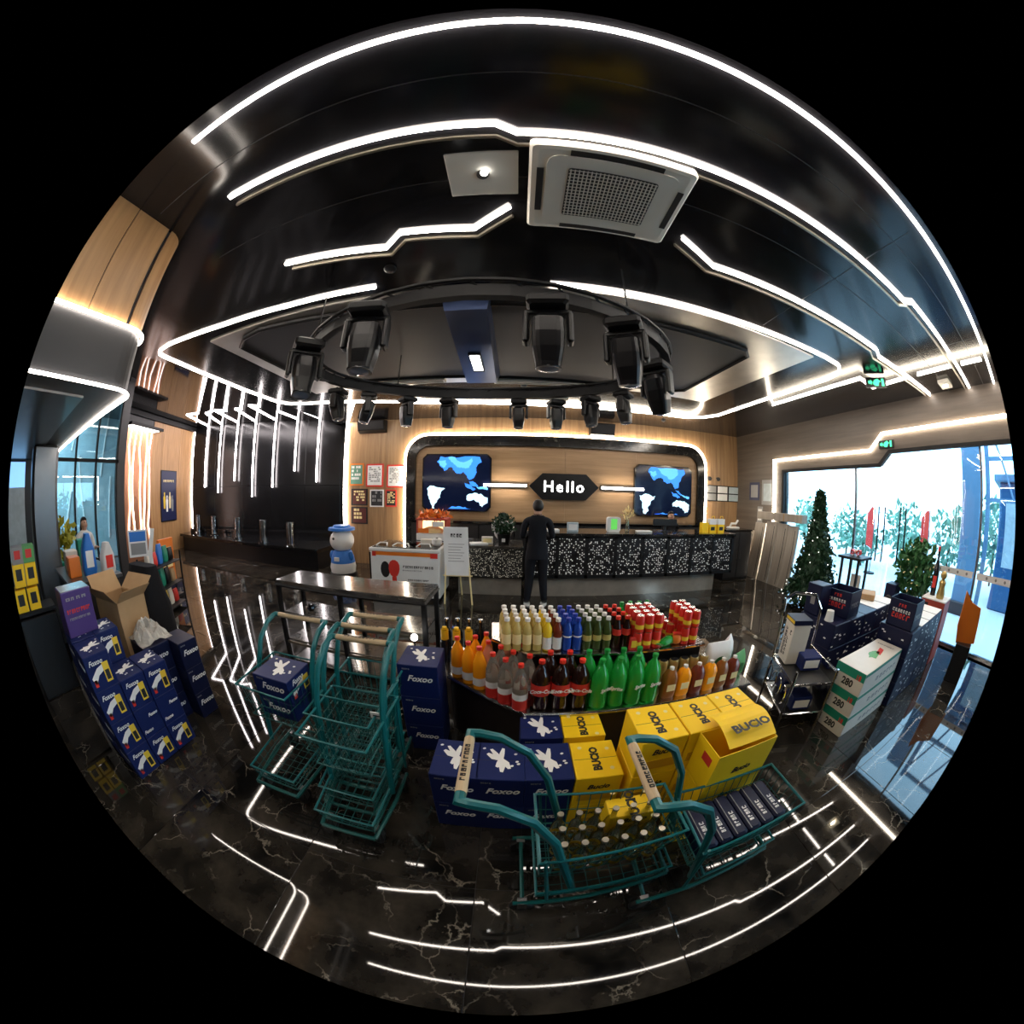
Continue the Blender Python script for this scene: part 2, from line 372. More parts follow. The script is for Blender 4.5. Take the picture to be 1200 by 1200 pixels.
led([(-1.764, 1.548, zl), (-.944, 1.69, zl), (-.80, 1.56, zl), (-.30, 1.60, zl), (-.067, 1.40, zl)], 'short stepped ceiling light strip in front of the access hatch', .028, .02, trim=(.02, .085, 0))
led([(1.077, 1.461, zl), (1.43, 1.65, zl), (3.9, 1.60, zl), (4.1, 1.68, zl), (6.03, 1.55, zl)], 'angled ceiling light strip between the air conditioner and the right wall', .027, .02, trim=(-.03, .085, 0))
cofL = [(-1.21, 2.16), (-2.12, 2.11), (-3.05, 2.0), (-4.05, 1.83)] + [(-4.27 - .18 * math.sin(a), 2.0 - .17 * math.cos(a)) for a in (0.3, .9, 1.5)] + [(-4.55, 2.8), (-4.63, 3.9), (-4.63, 4.85)] + [(-4.5, 5.12), (-4.2, 5.26), (-3.67, 5.38), (-3.1, 5.55), (-1.77, 5.98), (.23, 6.15), (2.43, 6.15), (3.6, 6.12), (3.95, 5.95), (4.14, 5.6), (4.2, 3.95), (4.24, 2.75), (4.16, 2.42), (3.95, 2.28), (3.6, 2.26), (1.97, 2.29), (.255, 2.27)]
led([(x, y, H - .012) for x, y in cofL], 'large rounded rectangular ceiling light strip around the dark inset panel', .028, .02)
led([(4.25, 4.03, H - .012), (4.54, 4.28, H - .012), (4.594, 2.30, H - .012), (5.09, 2.33, H - .012), (5.05, 1.62, H - .012)], 'zigzag ceiling light strip near the right wall', .026, .02)
led([(5.04, 1.44, H - .012), (5.04, .82, H - .012)], 'short ceiling light strip between the two longest strips by the right wall', .026, .02)
led([(5.05, .66, H - .012), (5.06, .32, H - .012)], 'shortest ceiling light strip by the right wall nearest the camera', .026, .02)
# strips crossing the bay ceiling and hanging down the black feature wall
zb = HB - .014
drops = [((-6.02, 3.87), (-9.1, 5.76), (-9.59, 5.62), (-10.53, 7.24), 2.0), ((-6.01, 4.16), (-8.56, 5.94), (-8.9, 5.94), (-9.86, 7.40), 1.8), ((-6.01, 4.53), (-8.1, 6.18), (-8.38, 5.94), (-9.13, 7.6), 2.18),
         ((-6.09, 5.11), (-7.54, 6.34), (-7.69, 6.22), (-8.45, 7.87), 1.66), ((-6.16, 5.77), (-6.86, 6.45), (-7.05, 6.21), (-7.66, 8.09), 1.95), ((-6.11, 6.48), (-6.64, 7.05), (-6.77, 7.16), (-6.88, 8.33), 2.45), ((-5.58, 6.78), (-6.0, 7.29), (-6.07, 7.42), (-6.14, 8.58), 2.1)]
ordn = ['first', 'second', 'third', 'fourth', 'fifth', 'sixth', 'seventh']
for k, (a, b, c, d, zz) in enumerate(drops):
    led([(a[0], a[1], zb), (b[0], b[1], zb), (c[0] , c[1], zb), (d[0], d[1] - .0, zb), (d[0], d[1] - .0, zz)], ordn[k] + ' bent light strip from the left hanging down the black feature wall', .045, .024, 'led_pinkish')
led([(-11.22, 7.08, HB - .05), (-11.22, 7.08, .55)], 'thin full-height light strip in the corner between wood wall and black wall', .03, .03, 'led_pinkish')
led([(-3.2, 5.58, zl), (-4.28, YB - .05, zl), (-4.28, YB - .05, .9)], 'tall light strip down the left edge of the wooden back wall', .055, .05)

# ------------------------------------------------------------------ back wall, arch, screens
wb = struct(MB().box(-4.32, XR + .1, YB + .02, YB + .2, 0, H).box(-4.36, -4.30, YB, 9.0, 0, H + .6).obj('wall_back', 'dark_grey'))
for k in range(9):
    x0 = -4.3 + k * 1.15; MB().cbox(x0 + .002, min(x0 + 1.148, XR), YB - .003, YB + .02, .0, H - .001, .002).obj('panel', 'wood_wall', wb)
arch = thing('wall_arch', 'black marble arch frame with a glowing edge on the wooden back wall', 'wall arch', (0, YB, 0))
def archpath(x0, x1, zt, r, n=8):
    return [(x0, .45)] + [(x0 + r - r * math.cos(PI / 2 * k / n), zt - r + r * math.sin(PI / 2 * k / n)) for k in range(n + 1)] + [(x1 - r + r * math.sin(PI / 2 * k / n), zt - r + r * math.cos(PI / 2 * k / n)) for k in range(n + 1)] + [(x1, .45)]
po = archpath(-2.56, 4.82, 3.11, .52); pi_ = archpath(-2.34, 4.60, 2.88, .34)
rings = [[(a[0], -.10, a[1]), (b[0], -.10, b[1]), (b[0], -.005, b[1]), (a[0], -.005, a[1])] for a, b in zip(po, pi_)]
MB().loft(rings).obj('arch_band', 'marble_arch', arch)
MB().tube([(a[0], -.09, a[1]) for a in archpath(-2.60, 4.86, 3.15, .55)], .028, 8).obj('arch_light', 'led_warm', arch)
for k in range(4):
    x0 = -2.34 + k * 1.735; MB().box(x0 + .002, x0 + 1.733, -.03, -.006, 1.19, 2.86).obj('board', 'wood_wall_h', arch)
def jag(P, seed, it=3):
    r_ = random.Random(seed); f = .22
    for _ in range(it):
        Q = []
        for i in range(len(P)):
            a, b = P[i], P[(i + 1) % len(P)]; dx, dz_ = b[0] - a[0], b[1] - a[1]; q = r_.uniform(-f, f); Q += [a, ((a[0] + b[0]) / 2 - dz_ * q, (a[1] + b[1]) / 2 + dx * q)]
        P = Q; f *= .9
    return P
def screen(x0, x1, z0, z1, label):
    c = .1; w = x1 - x0; h = z1 - z0
    s = thing('wall_screen', label, 'screen', (x0, YB - .05, z0))
    poly = [(c, 0), (w - c, 0), (w, c), (w, h - c), (w - c, h), (c, h), (0, h - c), (0, c)]
    MB().loft([[(x, .02, z) for x, z in poly], [(x, -.07, z) for x, z in poly]]).obj('bezel', 'black_gloss', s)
    q = lambda f: [(w / 2 + (x - w / 2) * f, h / 2 + (z - h / 2) * f) for x, z in poly]
    MB().loft([[(x, -.07, z) for x, z in q(.96)], [(x, -.074, z) for x, z in q(.96)]]).obj('display', 'screen_dark', s)
    N_ = lambda pts: [((px - 250) / 395 * w, (1 - (py - 145) / 365) * h) for px, py in pts]
    for pts, m in (([(355, 160), (580, 165), (590, 200), (560, 250), (545, 300), (520, 310), (510, 290), (490, 260), (470, 272), (440, 260), (420, 230), (400, 235), (380, 255), (350, 220), (335, 195)], 'screen_blue'),
                   ([(400, 165), (540, 168), (530, 215), (500, 240), (470, 235), (440, 215), (420, 200)], 'screen_mid'),
                   ([(345, 190), (385, 185), (392, 215), (372, 235), (352, 215)], 'screen_mid'),
                   ([(495, 330), (530, 340), (560, 370), (540, 375), (505, 355)], 'screen_blue'), ([(520, 318), (548, 322), (575, 352), (560, 352)], 'screen_blue'), ([(560, 345), (625, 360), (632, 372), (590, 368)], 'screen_mid'),
                   ([(280, 365), (320, 350), (350, 360), (385, 365), (360, 400), (340, 440), (325, 495), (310, 490), (300, 440), (285, 390)], 'screen_white'),
                   ([(508, 412), (560, 392), (590, 395), (630, 420), (630, 450), (598, 482), (580, 450), (550, 432), (510, 436)], 'screen_white'),
                   ([(380, 502), (440, 480), (520, 492), (560, 502)], 'screen_blue')):
        P = [(min(w * .955, max(w * .045, x)), min(h * .955, max(h * .045, z))) for x, z in jag(N_(pts), len(label) + len(pts))]; dz = -.0755 - (.001 if m != 'screen_blue' else 0); MB().loft([[(x, -.074, z) for x, z in P], [(x, dz, z) for x, z in P]]).obj('map_shape', m, s)
    return s
screen(-2.15, -.55, 1.37, 2.68, 'large wall screen with a blue world map left of the lit sign')
screen(2.80, 4.39, 1.35, 2.58, 'large wall screen with a blue world map right of the lit sign')
sg = thing('hello_sign', 'black six-sided wall sign with glowing white letters reading Hello', 'sign', (1.10, YB - .05, 1.975))
hexp = [(-.8, 0), (-.5, -.295), (.5, -.295), (.8, 0), (.5, .295), (-.5, .295)]
MB().loft([[(x, .02, z) for x, z in hexp], [(x, -.09, z) for x, z in hexp]]).obj('sign_body', 'black_plastic', sg)
for ch_, x_ in (('H', -.36), ('e', -.11), ('l', .07), ('l', .185), ('o', .36)):
    lt_ = text(ch_, .35, 'sign_white', sg, (x_, -.10, -.01), FRONT, 0, .003); lt_.name = 'letter'; del lt_['kind']
for s_, x0, x1, nm in ((-1, -.72, .24, 'left'), (1, 1.98, 3.02, 'right')):
    b = MB().box(x0, x1, YB - .16, YB - .10, 1.955, 2.005).obj('light_bar', 'led_white'); tag(b, 'short horizontal light bar on the %s of the Hello sign' % nm, 'light bar')
    MB().box(x0 - .02, x1 + .02, YB - .10, YB - .03, 1.93, 2.03).obj('bar_mount', 'black_plastic', b)
# wall posters on the left part
def poster(x0, x1, z0, z1, label, frame, face, glyph=6, gcol='print_black', y=YB):
    p = thing('poster', label, 'poster', ((x0 + x1) / 2, y - .004, (z0 + z1) / 2)); w = (x1 - x0) / 2; h = (z1 - z0) / 2
    MB().box(-w, w, -.012, 0, -h, h).obj('backing', frame, p); MB().box(-w * .82, w * .82, -.015, -.012, -h * .86, h * .86).obj('sheet', face, p)
    g = MB(); rr = random.Random(label)
    for k in range(glyph):
        zz = h * .68 - k * h * 1.35 / glyph; x = -w * .66
        while x < w * .6:
            l = rr.uniform(.05, .16) * w * 2
            if rr.random() < .75: g.box(x, min(x + l, w * .68), -.0165, -.015, zz - h * .5 / glyph, zz + h * .38 / glyph)
            x += l * 1.25
    g.obj('printed_lines', gcol, p)['kind'] = 'stuff'; return p
poster(-4.16, -3.74, 1.95, 2.50, 'small green notice on orange backing beside the tall light strip', 'orange_plastic', 'leaf_out', 4, 'print_white')
poster(-3.67, -3.19, 1.92, 2.48, 'white notice with heading in a red frame, middle of the top row', 'print_red', 'white_paper', 8, 'print_grey')
poster(-3.10, -2.64, 1.90, 2.45, 'white notice in a red frame next to the arch', 'print_red', 'white_paper', 9, 'print_grey')
poster(-4.09, -3.62, 1.46, 1.87, 'dark red menu photo below the green notice', 'print_black', mat('menu_dark', (.10, .022, .018), .5).name, 4, 'print_pale')
poster(-3.55, -3.17, 1.43, 1.85, 'dark monochrome picture in the second poster row', 'white_paper', 'dark_grey', 3, 'print_grey')
poster(-3.12, -2.83, 1.44, 1.85, 'narrow dark poster with pale script near the arch', 'print_red', 'print_black', 7, 'print_pale')
poster(-4.09, -3.62, 1.0, 1.42, 'lowest dark red menu photo behind the round-headed figure', 'print_black', 'menu_dark', 3, 'print_pale')
pr = thing('picture_board', 'black board with two rows of small pictures right of the arch', 'picture board', (5.5, YB - .004, 1.98))
MB().box(-.6, .6, -.02, 0, -.21, .21).obj('board', 'black_plastic', pr)
for i in range(6):
    cx = -.42 + (i % 3) * .4; cz = .1 - (i // 3) * .2; MB().cbox(cx - .17, cx + .17, -.026, -.02, cz - .085, cz + .085, .002).obj('picture', ['print_grey', 'white_paper', 'frosted'][i % 3], pr)
for x, nm in ((5.02, 'left'), (5.33, 'right')):
    o = thing('wall_letter_ornament', 'small dark scroll ornament above the picture board, %s one' % nm, 'ornament', (x, YB - .01, 2.36))
    MB().prism(blob(9, .07, .5, 1.2, .8, int(x * 100)), 0, .01).obj('scroll', 'print_black', o); o.children[0].rotation_euler = (PI / 2, 0, 0)
# ceiling-mounted speakers
for x0, x1, z0, z1, nm in ((-3.9, -3.14, 3.24, 3.54, 'above the posters'), (1.68, 2.28, 3.16, 3.48, 'above the arch, right of centre')):
    s = thing('wall_speaker', 'black wedge loudspeaker high on the wooden wall ' + nm, 'speaker', ((x0 + x1) / 2, YB - .01, z0)); w = (x1 - x0) / 2; h = z1 - z0
    MB().loft([[(-w, -.02, 0), (w, -.02, 0), (w, -.02, h), (-w, -.02, h)], [(-w * .96, -.16, .05), (w * .96, -.16, .05), (w * .96, -.24, h - .02), (-w * .96, -.24, h - .02)]]).obj('cabinet', 'black_plastic', s)
    MB().loft([[(-w * .9, -.165, .07), (w * .9, -.165, .07), (w * .9, -.235, h - .04), (-w * .9, -.235, h - .04)], [(-w * .88, -.172, .08), (w * .88, -.172, .08), (w * .88, -.242, h - .05), (-w * .88, -.242, h - .05)]]).obj('grille', 'dark_grey', s)
# linear air vents
for x0, x1, y0, nm in ((-.36, 1.0, 4.72, 'behind the lighting ring, right'), (-2.1, -1.1, 4.62, 'behind the lighting ring, left'), (-.9, .9, 5.55, 'above the back counter')):
    v = thing('ceiling_vent', 'narrow pale slot diffuser in the ceiling ' + nm, 'vent', ((x0 + x1) / 2, y0, H - .03)); w = (x1 - x0) / 2
    MB().box(-w, w, -.07, .07, -.03, .03).obj('frame', 'ac_white', v)
    for q in (-.03, .03): MB().box(-w + .03, w - .03, q - .012, q + .012, -.034, -.03).obj('slot', 'grille_dark', v)
# ------------------------------------------------------------------ right wall with glass entrance
wr = struct(MB().box(XR, XR + .2, 5.47, YB + .2, 0, H).box(XR, XR + .2, 2.82, 5.47, 2.55, H).add([], []).obj('wall_right', 'wood_grey'))
m = MB(); m.loft([[(XR, 2.82, 2.55), (XR, 2.57, 2.77), (XR, -3.2, 2.83), (XR, -3.2, H), (XR, 2.82, H)], [(XR + .2, 2.82, 2.55), (XR + .2, 2.57, 2.77), (XR + .2, -3.2, 2.83), (XR + .2, -3.2, H), (XR + .2, 2.82, H)]]); m.obj('lintel', 'wood_grey', wr)
fr = MB().tube([(XR - .01, 5.45, 0), (XR - .01, 5.45, 2.53), (XR - .01, 2.80, 2.54), (XR - .01, 2.56, 2.75), (XR - .01, -3, 2.82)], 0, prof=[(-.03, -.03), (.03, -.03), (.03, .05), (-.03, .05)]).obj('trim_1', 'black_metal'); struct(fr)
led([(XR - .03, 5.77, .02), (XR - .03, 5.77, 2.79), (XR - .03, 3.0, 2.80), (XR - .03, 2.70, 3.06), (XR - .03, -1.2, 3.13)], 'warm light strip framing the glass entrance on the right wall', .04, .04, 'led_warm')
ent = struct(thing('door_1', 'wide glass entrance', 'door', (XR + .08, 0, 0))); del ent['label']; del ent['category']
panes = [(3.46, 5.42, 2.52), (2.56, 3.38, 2.53), (1.62, 2.53, 2.74), (.74, 1.59, 2.76), (-.2, .70, 2.78), (-1.4, -.22, 2.8)]
for a, b, zt in panes:
    MB().box(-.006, .006, a, b, .03, zt).obj('pane', 'glass_door', ent)
for y in (3.42, 5.44, .72, -.21): MB().box(-.025, .025, y - .02, y + .02, 0, 2.75 if y < 2 else 2.53).obj('mullion', 'grey_metal', ent)
MB().box(-.03, .03, -1.4, 5.45, 0, .03).obj('threshold', 'steel', ent)
for y in (2.68, 2.82, 2.22, 2.34):
    hd = MB().tube([(-.075, y, .95), (-.075, y, 1.86)], .016, 8).obj('handle', 'black_metal', ent)
    for z in (1.05, 1.76): MB().tube([(-.075, y, z), (0, y, z)], .009, 6).obj('bracket', 'steel', hd)
for a, b in ((.76, 1.57), (-.18, .68)):
    st = MB().box(-.009, -.006, a, b, 1.0, 1.09).obj('safety_band', 'white_paper', ent)
    for q in range(4): MB().lathe([(.022, 0), (.022, .001)], 8).obj('dot_mark', 'print_grey', st).matrix_local = Matrix.Translation((-.0092, a + .12 + q * .18, 1.045)) @ Matrix.Rotation(-PI / 2, 4, 'Y')
# exit signs
def exitsign(loc, rz, label):
    e = thing('exit_sign', label, 'sign', loc, rz)
    MB().cbox(-.17, .17, -.015, .015, -.07, .07, .004).obj('housing', 'black_plastic', e)
    MB().prism([(-.02, -.05), (.03, -.05), (.05, 0), (.08, .01), (.03, .05), (-.03, .03), (-.06, -.02)], .0152, .018).obj('running_figure', 'exit_green', e).rotation_euler = (PI / 2, 0, 0)
    MB().prism([(-.13, -.02), (-.09, -.02), (-.09, -.04), (-.06, 0), (-.09, .04), (-.09, .02), (-.13, .02)], .0152, .018).obj('arrow', 'exit_green', e).rotation_euler = (PI / 2, 0, 0)
    MB().box(.09, .13, -.018, -.0152, -.05, .05).obj('door_symbol', 'exit_green', e)
exitsign((4.66, 2.06, H - .10), -.9, 'small green exit sign hanging from the ceiling by the zigzag strip')
exitsign((XR - .03, 2.62, 2.88), -PI / 2, 'small green exit sign above the glass doors at the frame step')
sp = thing('downlight', 'square white downlight box on the ceiling by the right wall', 'ceiling light', (5.62, 1.12, H))
MB().cbox(-.16, .16, -.1, .1, -.05, 0, .006).obj('housing', 'ac_white', sp); MB().lathe([(.05, -.055), (.05, -.049)], 12).obj('lamp', 'lamp_white', sp)
L = bpy.data.lights.new('downlight_beam', 'SPOT'); L.energy = 45; L.color = (1, .8, .5); L.spot_size = 1.3; L.spot_blend = .5; lo = bpy.data.objects.new('downlight_beam', L); COL.objects.link(lo); lo.parent = sp; lo.location = (0, 0, -.06); lo.rotation_euler = (0, .30, 0)
# ------------------------------------------------------------------ left side: bulkhead, windows, wood wall, feature wall
bh = struct(thing('wall_left', 'x', 'x')); del bh['label']; del bh['category']
BX = -2.27; BY = .82
def bulk_outline(off=0., r=.16):
    x1 = BX + off; y1 = BY + off
    return [(-7.4, -3.2), (x1, -3.2)] + [(x1 - r + r * math.cos(PI / 2 * k / 6), y1 - r + r * math.sin(PI / 2 * k / 6)) for k in range(7)] + [(-7.4, y1)]
MB().prism(bulk_outline(-.03), 2.79, H + .55).obj('bulkhead_core', 'dark_grey', bh)
for a, b in ((-1.6, -.62), (-.62, .30), (.30, .63)):
    MB().cbox(BX - .03, BX - .005, a + .003, b - .003, 2.80, H, .003).obj('panel', 'wood_warm', bh)
# rounded corner panel and end panels
cp = [(BX - .165 + .16 * math.cos(PI / 2 * k / 6), BY - .165 + .16 * math.sin(PI / 2 * k / 6)) for k in range(7)]
ci = [(BX - .165 + .13 * math.cos(PI / 2 * k / 6), BY - .165 + .13 * math.sin(PI / 2 * k / 6)) for k in range(7)]
MB().prism(cp + ci[::-1], 2.80, H + .55).obj('corner_panel', 'wood_warm', bh)
MB().box(-7.4, BX - .17, BY - .03, BY - .005, 2.80, H + .55).obj('end_panel', 'wood_warm', bh)
MB().prism(bulk_outline(.0), 2.42, 2.78).obj('black_band', 'dark_grey', bh)
MB().prism([(-7.0, -2.9), (BX - .35, -2.9), (BX - .35, BY - .3), (-7.0, BY - .3)], 2.405, 2.42).obj('soffit_panel', 'grey_metal', bh)
arc = lambda r, off, z: [(BX + off, -1.5, z), (BX + off, BY - r, z)] + [(BX + off - r + r * math.cos(PI / 2 * k / 6), BY + off - r + r * math.sin(PI / 2 * k / 6), z) for k in range(1, 7)]
led(arc(.16, .015, 2.79) + [(-2.9, BY + .015, 2.79)], 'upper curved light strip between wood and black band of the bulkhead', .017, .017)
led(arc(.16, .01, 2.41) + [(-7.3, BY + .01, 2.41)], 'lower curved light strip along the bottom edge of the black bulkhead', .015, .015)
# window wall at x -7.4
WX = -7.4
w1 = struct(MB().box(WX - .15, WX, -3.2, 1.0, 0, HB).box(WX - .15, WX, 1.0, 2.55, 0, .35).obj('wall_window', 'dark_grey'))
win = struct(thing('window_1', 'x', 'x', (WX - .05, 0, 0))); del win['label']; del win['category']
ys = [1.03, 1.48, 1.98, 2.50]
for i in range(3):
    for z0, z1 in ((.38, 2.42), (2.46, HB)): MB().box(-.006, .006, ys[i] + .02, ys[i + 1] - .02, z0, z1).obj('pane', 'glass_window', win)
for y in ys: MB().box(-.03, .05, y - .02, y + .02, .35, HB).obj('mullion', 'black_metal', win)
MB().box(-.03, .05, 1.0, 2.55, 2.41, 2.47).obj('transom', 'black_metal', win); MB().box(-.05, .1, 1.0, 2.55, HB - .12, HB).obj('head', 'black_metal', win)
w2 = struct(MB().box(WX + .001, WX + .03, -.12, .3, .5, 2.0).obj('window_2', 'frosted'))
MB().box(WX + .002, WX + .04, -.12, .3, 2.0, 2.38).obj('lit_pane', mat_emit('pane_glow', (.25, .55, 1), .9), w2)  # brightness of this window pane is painted on as a blue glow
# grey metal column
cl = thing('steel_column', 'brushed steel column below the bulkhead at the far left', 'column', (-5.4, .55, 0)); MB().cbox(-.2, .2, -.22, .2, 0, 2.42, .04).obj('shaft', 'grey_metal', cl); MB().cbox(-.22, .22, -.24, .22, 0, .12, .01).obj('plinth', 'black_metal', cl)
# return wall, wood wall with portal
struct(MB().prism([(-7.4, 2.52), (-10.02, 3.5), (-10.1, 3.7), (-7.5, 2.75)], 0, HB).obj('wall_return', 'dark_grey'))
A = Vector((-10.02, 3.5)); B = Vector((-11.3, 7.18)); dv = (B - A); Ln = dv.length; ang = math.atan2(dv.y, dv.x)
ww = struct(thing('wall_wood', 'x', 'x', (A.x, A.y, 0), ang)); del ww['label']; del ww['category']     # local x along the wall, local -y faces the room
MB().box(0, Ln, .02, .15, 0, HB).obj('core', 'dark_grey', ww)
MB().box(0, 1.42, -.004, .02, .0, 3.6).obj('portal_panel', 'copper', ww)
for k, (a, b) in enumerate(((1.42, 1.98), (1.98, 2.95), (2.95, Ln))): MB().cbox(a + .003, b - .003, 0, .02, 0, HB - .17, .003).obj('panel', 'wood_warm', ww)
MB().box(0, Ln, -.10, .02, HB - .16, HB - .02).obj('beam', 'black_metal', ww)
MB().box(0, 1.5, -.42, .0, 3.60, 3.68).obj('portal_head', 'black_metal', ww)
MB().box(.08, 1.35, -.34, -.06, 3.585, 3.60).obj('portal_lamp', 'lamp_white', ww)
rr = random.Random(4)
for k in range(6):
    x = .12 + k * .24; pts = [(x + (.09 * (rr.random() - .5) if 0 < i < 6 else 0) * 2, -.03, .4 + i * .53) for i in range(7)]
    n_ = MB().tube([ww.matrix_local @ Vector(p) if False else p for p in pts], .016, 6).obj('neon_tube', 'neon', None); n_.location = ww.location; n_.rotation_euler = ww.rotation_euler
    tag(n_, 'wavy vertical neon tube on the copper portal, number %s from the window' % ['one', 'two', 'three', 'four', 'five', 'six'][k], 'neon tube')
    n_['label'] = ['wavy neon tube on the copper portal nearest the window', 'second wavy neon tube from the window on the copper portal', 'third wavy neon tube from the window on the copper portal', 'fourth wavy neon tube from the window on the copper portal', 'fifth wavy neon tube from the window on the copper portal', 'wavy neon tube on the copper portal nearest the navy poster'][k]
np_ = thing('event_poster', 'tall navy poster with small performer figures on the wooden left wall', 'poster', (A.x, A.y, 0), ang)
MB().box(1.93, 2.80, -.03, -.002, .95, 2.53).obj('frame', 'black_plastic', np_); MB().box(1.96, 2.77, -.034, -.03, .98, 2.50).obj('sheet', 'poster_navy', np_)
marks(np_, .6, .07, 'print_pale', (2.36, -.0345, 2.2), FRONT, 3, 9)
for k, (x, c) in enumerate(((2.12, 'print_yellow'), (2.26, 'print_white'), (2.42, 'print_pale'), (2.56, 'print_grey'))):
    MB().loft([[(x + px_ * .9, -.0345, 1.65 + pz - k % 2 * .1) for px_, pz in ((-.05, -.3), (.05, -.3), (.07, .05), (.03, .1), (.035, .2), (-.035, .2), (-.03, .1), (-.07, .05))], [(x + px_ * .9, -.0365, 1.65 + pz - k % 2 * .1) for px_, pz in ((-.05, -.3), (.05, -.3), (.07, .05), (.03, .1), (.035, .2), (-.035, .2), (-.03, .1), (-.07, .05))]]).obj('performer', c, np_)
# feature wall (glossy black) and bench
fa = Vector((-11.3, 7.045)); fb = Vector((-4.3, 9.37)); dv = fb - fa; Lf = dv.length; angf = math.atan2(dv.y, dv.x)
fw = struct(thing('wall_feature', 'x', 'x', (fa.x, fa.y, 0), angf)); del fw['label']; del fw['category']
MB().box(0, Lf, .03, .15, 0, HB).obj('core', 'dark_grey', fw)
for k in range(6):
    for z0, z1 in ((0, 2.0), (2.0, HB)): MB().cbox(k * Lf / 6 + .003, (k + 1) * Lf / 6 - .003, 0, .03, z0 + .003, z1 - .003, .004).obj('slab', mat('slab_black', (.008, .008, .009), .2, 0, .5).name, fw)
bench = thing('stone_bench', 'long low black stone bench below the black feature wall', 'bench')
bp = [(-4.4, 6.12), (-10.85, 6.22), (-11.1, 6.95), (-4.5, 9.1)]
MB().prism([(-4.45, 6.2), (-10.75, 6.3), (-11.0, 6.95), (-4.5, 9.0)], 0, .42).obj('base', 'black_plastic', bench)
MB().prism(bp, .42, .50).obj('top_slab', 'black_gloss', bench)
MB().prism([(-4.45, 8.2), (-10.9, 6.75), (-11.0, 6.95), (-4.5, 9.0)], .50, .62).obj('step', 'black_gloss', bench)
g0 = None
cyl = [(-10.3, 6.75), (-9.25, 6.72), (-7.9, 6.68), (-6.5, 6.45), (-5.27, 6.2)]
for k, (x, y) in enumerate(cyl):
    lab = ['leftmost clear glass cylinder vase on the black bench', 'second clear glass cylinder vase from the left on the bench', 'middle clear glass cylinder vase on the black bench', 'fourth clear glass cylinder vase from the left on the bench', 'rightmost clear glass cylinder vase on the black bench'][k]
    if g0 is None:
        g0 = thing('glass_vase', lab, 'vase', (x, y, .50), 0, 'glass vases on the bench')
        MB().lathe([(.10, .05), (.10, .58), (.092, .58), (.092, .07), (.01, .07)], 16, caps=False).obj('cylinder', 'glass_item', g0, True)
        MB().lathe([(.17, 0), (.17, .02), (.08, .05), (.02, .055)], 14).obj('foot', 'glass_item', g0, True); MB().lathe([(.102, .565), (.104, .58), (.094, .582)], 16, caps=False).obj('rim', 'silver_foil', g0, True); MB().lathe([(.105, .05), (.105, .075), (.09, .078)], 16).obj('collar', 'steel', g0, True)  # thin metal rim ring is added to draw a highlight on the glass
    else: copy_tree(g0, (x, y, .50), 0, lab)
# other walls closing the room behind the camera
struct(MB().box(-7.4, XR + .2, -3.35, -3.2, 0, HB).obj('wall_rear', 'dark_grey'))

# ------------------------------------------------------------------ ceiling fittings
ac = thing('air_conditioner', 'white square cassette air conditioner with a dark grille in the ceiling', 'air conditioner', (.485, 1.21, H))
w, d = .445, .335
MB().loft([[(x * s, y * s, z) for x, y in round_rect(-w, w, -d, d, .03, 3)] for s, z in ((1, 0), (1, -.045), (.97, -.06), (.9, -.065))]).obj('panel', 'ac_white', ac)
MB().loft([[(x, y, z) for x, y in round_rect(-w * .8, w * .8, -d * .8, d * .8, .06, 3)] for z in (-.065, -.075)]).obj('inner_frame', 'ac_white', ac)
gr = MB().prism(round_rect(-w * .55, w * .55, -d * .56, d * .56, .015, 2), -.079, -.075).obj('grille', 'grille_dark', ac)
gm = MB()
for k in range(22): x = -w * .52 + k * w * 1.04 / 21; gm.box(x - .003, x + .003, -d * .54, d * .54, -.084, -.079)
for k in range(15): y = -d * .52 + k * d * 1.04 / 14; gm.box(-w * .54, w * .54, y - .002, y + .002, -.083, -.079)
gm.obj('grille_bars', 'ac_white', gr)
for s in (-1, 1):
    MB().box(-w * .55, w * .55, s * d * .86 - .018, s * d * .86 + .018, -.07, -.064).obj('louver', 'dark_grey', ac)
    MB().box(s * w * .87 - .018, s * w * .87 + .018, -d * .5, d * .5, -.07, -.064).obj('louver', 'dark_grey', ac)
ht = thing('access_hatch', 'flat grey ceiling access hatch with a small dome camera beside the air conditioner', 'hatch', (-.205, 1.125, H))
MB().cbox(-.19, .19, -.165, .165, -.018, 0, .004).obj('lid', 'ac_white', ht); MB().sphere((.01, -.02, -.03), .022, nu=10, nv=6).obj('sensor', 'lamp_white', ht, True); MB().lathe([(.032, -.03), (.036, -.018)], 12).obj('sensor_ring', 'grey_metal', ht)  # the sensor dome is made bright by a glowing material
bm_ = thing('ceiling_beam', 'dark metal beam box with painted blue light and bright lamp across the inset panel', 'beam', (-.47, 3.4, H - .05))
MB().loft([[(-.2, -1.0, -.0), (.22, -1.0, 0), (.22, 1.0, 0), (-.28, 1.0, 0)], [(-.17, -.98, -.14), (.2, -.98, -.14), (.17, .98, -.14), (-.25, .98, -.14)]]).obj('casing', mat('beam_blue_light', (.03, .05, .12), .28, .6), bm_)  # blue light on the casing is put into its base colour
lp = MB().box(-.09, .05, -.05, .5, -.16, -.14).obj('lamp_frame', 'black_metal', bm_)
for y in (.0, .16, .31): MB().box(-.075, .035, y - .02, y + .12, -.166, -.16).obj('lamp', 'lamp_white', lp)
